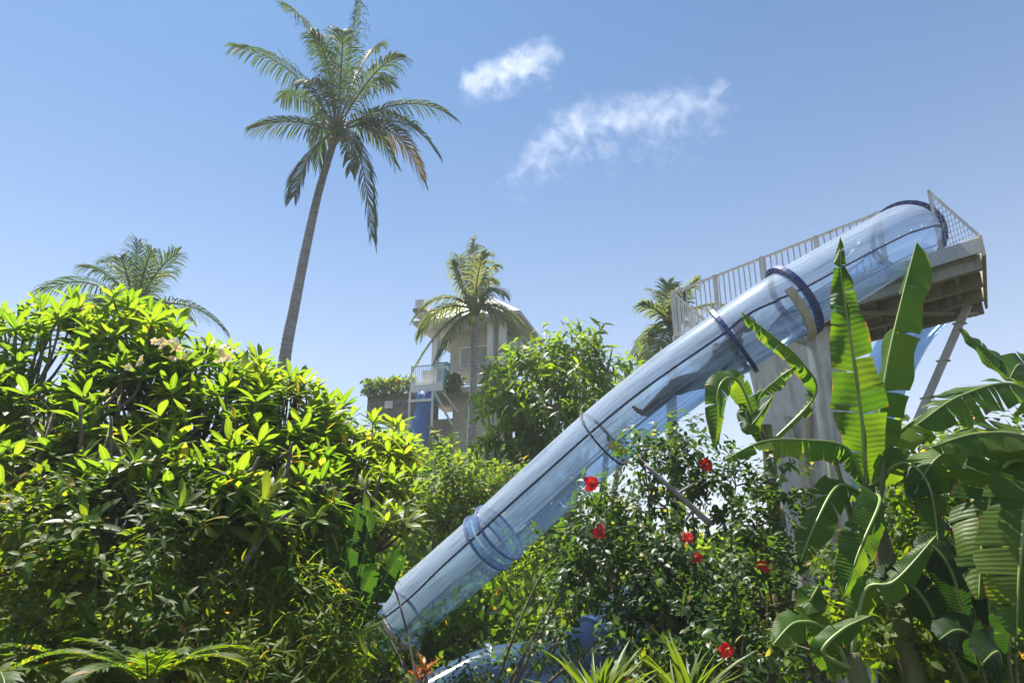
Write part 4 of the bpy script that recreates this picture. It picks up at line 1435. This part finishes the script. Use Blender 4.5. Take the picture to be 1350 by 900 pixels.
# paddles in the bottom right, the corner's shade put into their leaf colour
hb = ground_at(1260, 5.0)
hel2 = thing('heliconia', 'clump of broad leaves coloured dark for shade in the bottom right corner', 'plant', hb)
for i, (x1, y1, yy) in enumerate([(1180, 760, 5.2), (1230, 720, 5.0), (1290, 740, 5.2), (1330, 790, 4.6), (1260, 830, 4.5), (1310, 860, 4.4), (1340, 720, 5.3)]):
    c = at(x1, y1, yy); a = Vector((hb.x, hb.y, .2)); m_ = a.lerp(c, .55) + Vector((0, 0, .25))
    big_leaf(hel2, [m_, m_.lerp(c, .5) + Vector((0, -.05, .08)), c, c + Vector((c.x - a.x, -.15, -.2)) * .25], .15, (random.uniform(-.5, .3), -1, .5), mat='shaded_paddle', rib=.01, tears=3, fold=.25, seed=80 + i, droop=.2, nseg=24)
    stalk(hel2, [a - Z * .2, a.lerp(m_, .5), m_], .016, .01)

# ------------------------------------------------------------------ hibiscus shrubs with red flowers
def flower(root, px, py, Y, r=.085):
    c = at(px, py, Y)
    ax = (EYE - c).normalized() + Vector((random.uniform(-.4, .4), 0, random.uniform(0, .5))); ax.normalize()
    o1 = ax.orthogonal().normalized(); o2 = ax.cross(o1)
    P = np.array([c] * 10); D, N = [], []
    for j in range(10):
        a = j * 1.2566 + (0.6 if j > 4 else 0); e = .12 if j < 5 else .6
        D.append(o1 * math.cos(a) + o2 * math.sin(a) + ax * e); N.append(ax)
    r *= random.uniform(.75, 1.1)
    D = [d + Vector(rand_dir(1)[0]) * .22 for d in D]
    S = np.array([r] * 5 + [r * .8] * 5) * (.85 + .3 * rng.random(10))
    o = leaf_object('flower', T_PETAL, P, np.array(D), np.array(N), S, M['flow_red'], root, stuff=False)
    mb = MB(); mb.tube([c, c + ax * r * .9, c + ax * r * 1.25 - Z * .01], [.006, .005, .007], 6)
    part('stamen', mb, M['flow_yel'], o)


def hib(label, bl, dens=330, mat='hibiscus', lf=.085):
    blobs = pxblobs(bl); c = blobs[-1][0]
    return bush('hibiscus_shrub', label, 'shrub', Vector((c.x, c.y, 0)), blobs, T_OVATE, mat, lf, dens, k=9, twig=.22, droop=.35, stem_r=.02, group='hibiscus shrubs under the slide')


h1 = hib('hibiscus with two red flowers against the edge of the clear tube', [(800, 665, 7.6, 40, 30), (790, 720, 7.4, 60, 50), (775, 770, 7.2, 60, 40), (735, 720, 7.6, 26), (850, 800, 7.0, 50, 50), (690, 866, 7.6, 50, 32), (620, 884, 7.6, 34, 18), (735, 846, 7.4, 36, 36), (640, 895, 7.6, 26, 18)])
h2 = hib('tall hibiscus below the torn banana leaves with red flowers on its left side', [(850, 610, 7.6, 42, 38), (905, 600, 7.5, 40, 42), (880, 670, 7.4, 70, 55), (890, 760, 7.1, 80, 70), (880, 860, 6.6, 90, 70)])
h3 = hib('hibiscus with one red flower beside the yellowing young banana', [(970, 640, 7.2, 50, 40), (1025, 640, 7.2, 50, 38), (1000, 710, 6.9, 70, 60), (1010, 800, 6.4, 80, 70), (980, 880, 6.0, 90, 60)])
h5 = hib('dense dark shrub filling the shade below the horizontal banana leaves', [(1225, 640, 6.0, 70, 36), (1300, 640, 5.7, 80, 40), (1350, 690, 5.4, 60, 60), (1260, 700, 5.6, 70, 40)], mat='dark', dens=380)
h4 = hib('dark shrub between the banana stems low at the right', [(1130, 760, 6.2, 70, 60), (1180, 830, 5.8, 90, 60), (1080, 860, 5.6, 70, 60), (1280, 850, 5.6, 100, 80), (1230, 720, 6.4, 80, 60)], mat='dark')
for q in ((780, 637, 7.25), (790, 699, 6.85)): flower(h1, *q)
for q in ((919, 734, 6.55), (931, 612, 7.1), (906, 708, 6.7)): flower(h2, *q, r=.07)
for q in ((1005, 745, 6.35), (957, 857, 5.5)): flower(h3, *q, r=.065)
# grey limb leaning through the hibiscus
mb = MB(); limb(mb, at(850, 612, 7.1), at(938, 692, 7.0), .02, .034, sag=.05, n=10, sides=9)
limb(mb, at(893, 651, 7.05), at(925, 632, 6.9), .02, .006); limb(mb, at(915, 672, 7.0), at(900, 700, 6.9), .018, .006); limb(mb, at(860, 620, 7.1), at(838, 600, 7.2), .018, .005)
lb = thing('dead_limb', 'thick grey leaning limb among the hibiscus leaves', 'branch', at(938, 692, 7.0))
part('limb', mb, M['bark'], lb, smooth=True)

# ------------------------------------------------------------------ plants below the slide
bush('shrub', 'bright yellow green shrub under the lower joint of the clear tube', 'shrub', ground_at(650, 12.2), pxblobs(
    [(640, 800, 12.2, 50, 45), (700, 770, 12.4, 50, 50), (590, 840, 11.5, 40, 30), (740, 790, 12.0, 50, 30)]), T_LANCE, 'bright', .16, 90, k=8, twig=.3, stem_r=.025)
bush('shrub', 'small leaved shrub above the left edge of the clear tube', 'shrub', ground_at(590, 13.4), pxblobs(
    [(580, 650, 13.4, 50, 50), (620, 640, 13.6, 40, 40), (555, 720, 13.2, 40, 50), (600, 700, 13.4, 40), (540, 780, 13.2, 36, 50), (650, 655, 14, 40, 36), (690, 640, 14, 40, 36)]), T_OVATE, 'small', .13, 100, k=8, twig=.28, stem_r=.03)
bush('shrub', 'dark shrub at the foot of the clear tube beside its grey post', 'shrub', ground_at(530, 9.6), pxblobs(
    [(570, 890, 9.4, 30, 22), (455, 895, 9.2, 36, 26)]), T_OVATE, 'dark', .09, 200, k=8, twig=.2, stem_r=.018)


def strap_plant(name, label, cat, px, Y, mat, n, ln, spread, lift=0.0, T=T_STRAP, group=None):
    b = ground_at(px, Y); b.z = 0
    root = thing(name, label, cat, b, group)
    top = at(px, 900, Y)
    c0_ = Vector((b.x, b.y, max(.05, lift)))
    me = fast_mesh('blade', *T); me.materials.append(M[mat])
    if lift > .1:
        stalk(root, [b - Z * .03, b + Z * lift * .5, c0_], .03, .02, mat='twig', name='stem')
    for k in range(n):
        a = random.random() * 6.28; el = random.uniform(R(90 - spread), R(88))
        d = Vector((math.cos(a) * math.cos(el), math.sin(a) * math.cos(el), math.sin(el)))
        s = ln * random.uniform(.6, 1.1)
        nh = Z + Vector((random.uniform(-.3, .3), random.uniform(-.3, .3), 0)) - d * .2
        x = d.cross(nh).normalized(); nn = x.cross(d)
        if nn.z < 0: x, nn = -x, -nn
        p = c0_ - b + Vector((random.uniform(-.05, .05), random.uniform(-.05, .05), random.uniform(-.1, .1) if lift > .1 else 0))
        o = link('blade', me, root)
        o.matrix_basis = Matrix(((x.x * s, d.x * s, nn.x * s, p.x), (x.y * s, d.y * s, nn.y * s, p.y), (x.z * s, d.z * s, nn.z * s, p.z), (0, 0, 0, 1)))
    return root


strap_plant('strap_leaf_plant', 'yellow green tuft of long strap leaves at the bottom edge below the low slide', 'plant', 778, 4.6, 'grass', 90, .5, 45, lift=.72, group='strap leaf tufts')
strap_plant('strap_leaf_plant', 'second strap leaf tuft at the bottom edge, nearer the bananas', 'plant', 885, 4.6, 'grass', 70, .5, 35, lift=.72, group='strap leaf tufts')
strap_plant('cordyline', 'orange leaved cordyline under the low end of the clear tube', 'plant', 568, 9.0, 'cordyline', 26, .28, 85, lift=.42, T=T_LANCE)
strap_plant('cordyline', 'small orange leaved cordyline behind the strap leaf tuft', 'plant', 815, 5.4, 'cordyline', 20, .2, 85, lift=.72, T=T_LANCE)
# ferns at the lower left
for px, yy, lab in ((45, 4.4, 'broad fern in the bottom left corner'), (240, 4.6, 'dark fern at the bottom edge under the green shrub'), (150, 4.9, 'fern between the other two ferns at the bottom left')):
    b = ground_at(px, yy)
    root = thing('fern', lab, 'fern', b, 'ferns at the lower left')
    c = Vector((b.x, b.y, .95))
    stalk(root, [b - Z * .03, b + Z * .5, c], .05, .04, mat='bark', name='trunk')
    for k in range(11):
        a = k * 2.4 + random.random() * .5
        d = Vector((math.cos(a), math.sin(a), 0))
        me, cvf = frond_mesh(c, c + d * .2 + Z * .3, c + d * .55 + Z * random.uniform(-.05, .3), .12, n=22, lw=.026, droop=.25, off=b)
        me.materials.append(M['dark'])
        fo = link('frond', me, root)
        mb = MB(); mb.tube(cvf, [.008 - .006 * j / len(cvf) for j in range(len(cvf))], 5)
        part('rachis', mb, M['rachis'], fo)

# ------------------------------------------------------------------ low growth nobody could count, out to the far trees
def undergrowth(name, label, x0, x1, y0, y1, ztop, n, leaf, mat, T=T_OVATE):
    c = Vector(((x0 + x1) / 2, (y0 + y1) / 2, 0))
    P = np.stack([x0 + (x1 - x0) * rng.random(n), y0 + (y1 - y0) * rng.random(n), rng.random(n) ** .7], 1)
    h = ztop * (.62 + .22 * np.sin(P[:, 0] * 1.3 + P[:, 1] * .7) + .16 * np.sin(P[:, 0] * 2.9 - P[:, 1] * 1.9))
    P[:, 2] *= h
    D = rand_dir(n) + np.array([0, 0, -.1]); N = rand_dir(n) * .8 + np.array([0, 0, .7])
    V, F, Uv = place_leaves(T, P - np.array(c), D, N, leaf * (.6 + .8 * rng.random(n)))
    me = fast_mesh(name, V, F, Uv); me.materials.append(M[mat])
    o = link(name, me); o.location = c
    o['kind'] = 'stuff'; o['label'] = label; o['category'] = 'undergrowth'
    return o


undergrowth('undergrowth', 'dark tangle of low growth covering the ground under the shrubs', -9, 10, 10.9, 15, 1.5, 42000, .17, 'dark')
undergrowth('undergrowth', 'taller green growth behind the slide reaching to the tower', -34, 34, 15, 40, 3.4, 36000, .55, 'small')

# ------------------------------------------------------------------ two small fair weather clouds, far off
def cloud(label, px, py, wpx, hpx, dist, dens, seed, thr, arc, nscale, soft):
    """a closed box of thin vapour; arc = heights (-1..1) of the cloud's spine from left to right"""
    c = at(px, py, dist)
    k = ((c - EYE).y * CP + (c - EYE).z * SP) / 900
    me = bpy.data.meshes.new('cloud')
    bm = bmesh.new(); bmesh.ops.create_cube(bm, size=2.0); bm.to_mesh(me); bm.free()
    o = link('cloud', me)
    o.location = c; o.scale = (wpx * k / 2, hpx * k * .45, hpx * k / 2); o.rotation_euler = (R(20), 0, 0)
    o['label'] = label; o['category'] = 'cloud'; o['kind'] = 'stuff'
    m, nt, out = new_mat('cloud_vapour')
    N, L = nt.nodes, nt.links
    tc = N.new('ShaderNodeTexCoord')
    def math_(op, a, b=None, c_=None, clamp=False):
        n_ = N.new('ShaderNodeMath'); n_.operation = op; n_.use_clamp = clamp
        for i_, v in enumerate((a, b, c_)):
            if v is None: continue
            if isinstance(v, (int, float)): n_.inputs[i_].default_value = v
            else: L.new(v, n_.inputs[i_])
        return n_.outputs[0]
    mp = N.new('ShaderNodeMapping'); mp.inputs['Scale'].default_value = (wpx / hpx, .9, 1); mp.inputs['Location'].default_value = (seed, seed * .7, 0)
    L.new(tc.outputs['Object'], mp.inputs['Vector'])
    nz = N.new('ShaderNodeTexNoise'); nz.inputs['Scale'].default_value = nscale; nz.inputs['Detail'].default_value = 8; nz.inputs['Roughness'].default_value = 0.66; nz.inputs['Distortion'].default_value = 0.4
    L.new(mp.outputs[0], nz.inputs['Vector'])
    sx = N.new('ShaderNodeSeparateXYZ'); L.new(tc.outputs['Object'], sx.inputs[0])
    fc = N.new('ShaderNodeFloatCurve')
    cu = fc.mapping.curves[0]
    while len(cu.points) < len(arc): cu.points.new(0.5, 0.5)
    for i_, v in enumerate(arc): cu.points[i_].location = (i_ / (len(arc) - 1), v * .5 + .5)
    fc.mapping.update()
    L.new(math_('MULTIPLY_ADD', sx.outputs['X'], .5, .5), fc.inputs['Value'])
    spine = math_('MULTIPLY_ADD', fc.outputs[0], 2.0, -1.0)
    dz = math_('SUBTRACT', sx.outputs['Z'], spine)
    up = math_('MAXIMUM', dz, 0.0); dn = math_('MAXIMUM', math_('MULTIPLY', dz, -1.0), 0.0)
    d1 = math_('ADD', math_('MULTIPLY', up, 1.0), math_('MULTIPLY', dn, soft))
    ex = math_('POWER', math_('ABSOLUTE', sx.outputs['X']), 6.0)
    ey = math_('ABSOLUTE', sx.outputs['Y'])
    fall = math_('ADD', math_('MULTIPLY', d1, .55), math_('ADD', math_('MULTIPLY', ex, .35), math_('MULTIPLY', ey, .22)))
    edge = math_('POWER', math_('ABSOLUTE', sx.outputs['Z']), 10.0)
    val = math_('SUBTRACT', math_('SUBTRACT', nz.outputs['Fac'], fall), math_('MULTIPLY', edge, .5))
    mr = N.new('ShaderNodeMapRange'); L.new(val, mr.inputs['Value'])
    mr.inputs['From Min'].default_value = thr; mr.inputs['From Max'].default_value = thr + .2; mr.inputs['To Max'].default_value = dens
    pv = N.new('ShaderNodeVolumePrincipled'); pv.inputs['Color'].default_value = (.98, .98, 1, 1); pv.inputs['Anisotropy'].default_value = 0.4
    L.new(mr.outputs[0], pv.inputs['Density']); L.new(pv.outputs[0], out.inputs['Volume'])
    me.materials.append(m)
    return o


cloud('small white puffy cloud standing alone above the other one', 672, 95, 155, 105, 600, .010, 5.3, .30, [-.3, -.25, -.05, .15, .4, .5, .3], 2.8, .45)
cloud('long thin wispy cloud stretching up to the right', 818, 190, 370, 200, 600, .0075, 8.4, .385, [-.75, -.3, .1, .32, .42, .48, .55, .68, .72], 4.4, .40)

# ------------------------------------------------------------------ thin humid air
mb = MB(); mb.box(-60, 60, -4, 62, -1.1, 21.0)
hz = part('haze', mb, M['white'])
hz.data.materials.clear()
hm, hnt, hout = new_mat('humid_air')
hv = hnt.nodes.new('ShaderNodeVolumePrincipled')
hv.inputs['Color'].default_value = (0.93, 0.96, 1.0, 1); hv.inputs['Density'].default_value = 0.0013; hv.inputs['Anisotropy'].default_value = 0.2
hnt.links.new(hv.outputs[0], hout.inputs['Volume'])
hz.data.materials.append(hm)
hz['kind'] = 'stuff'
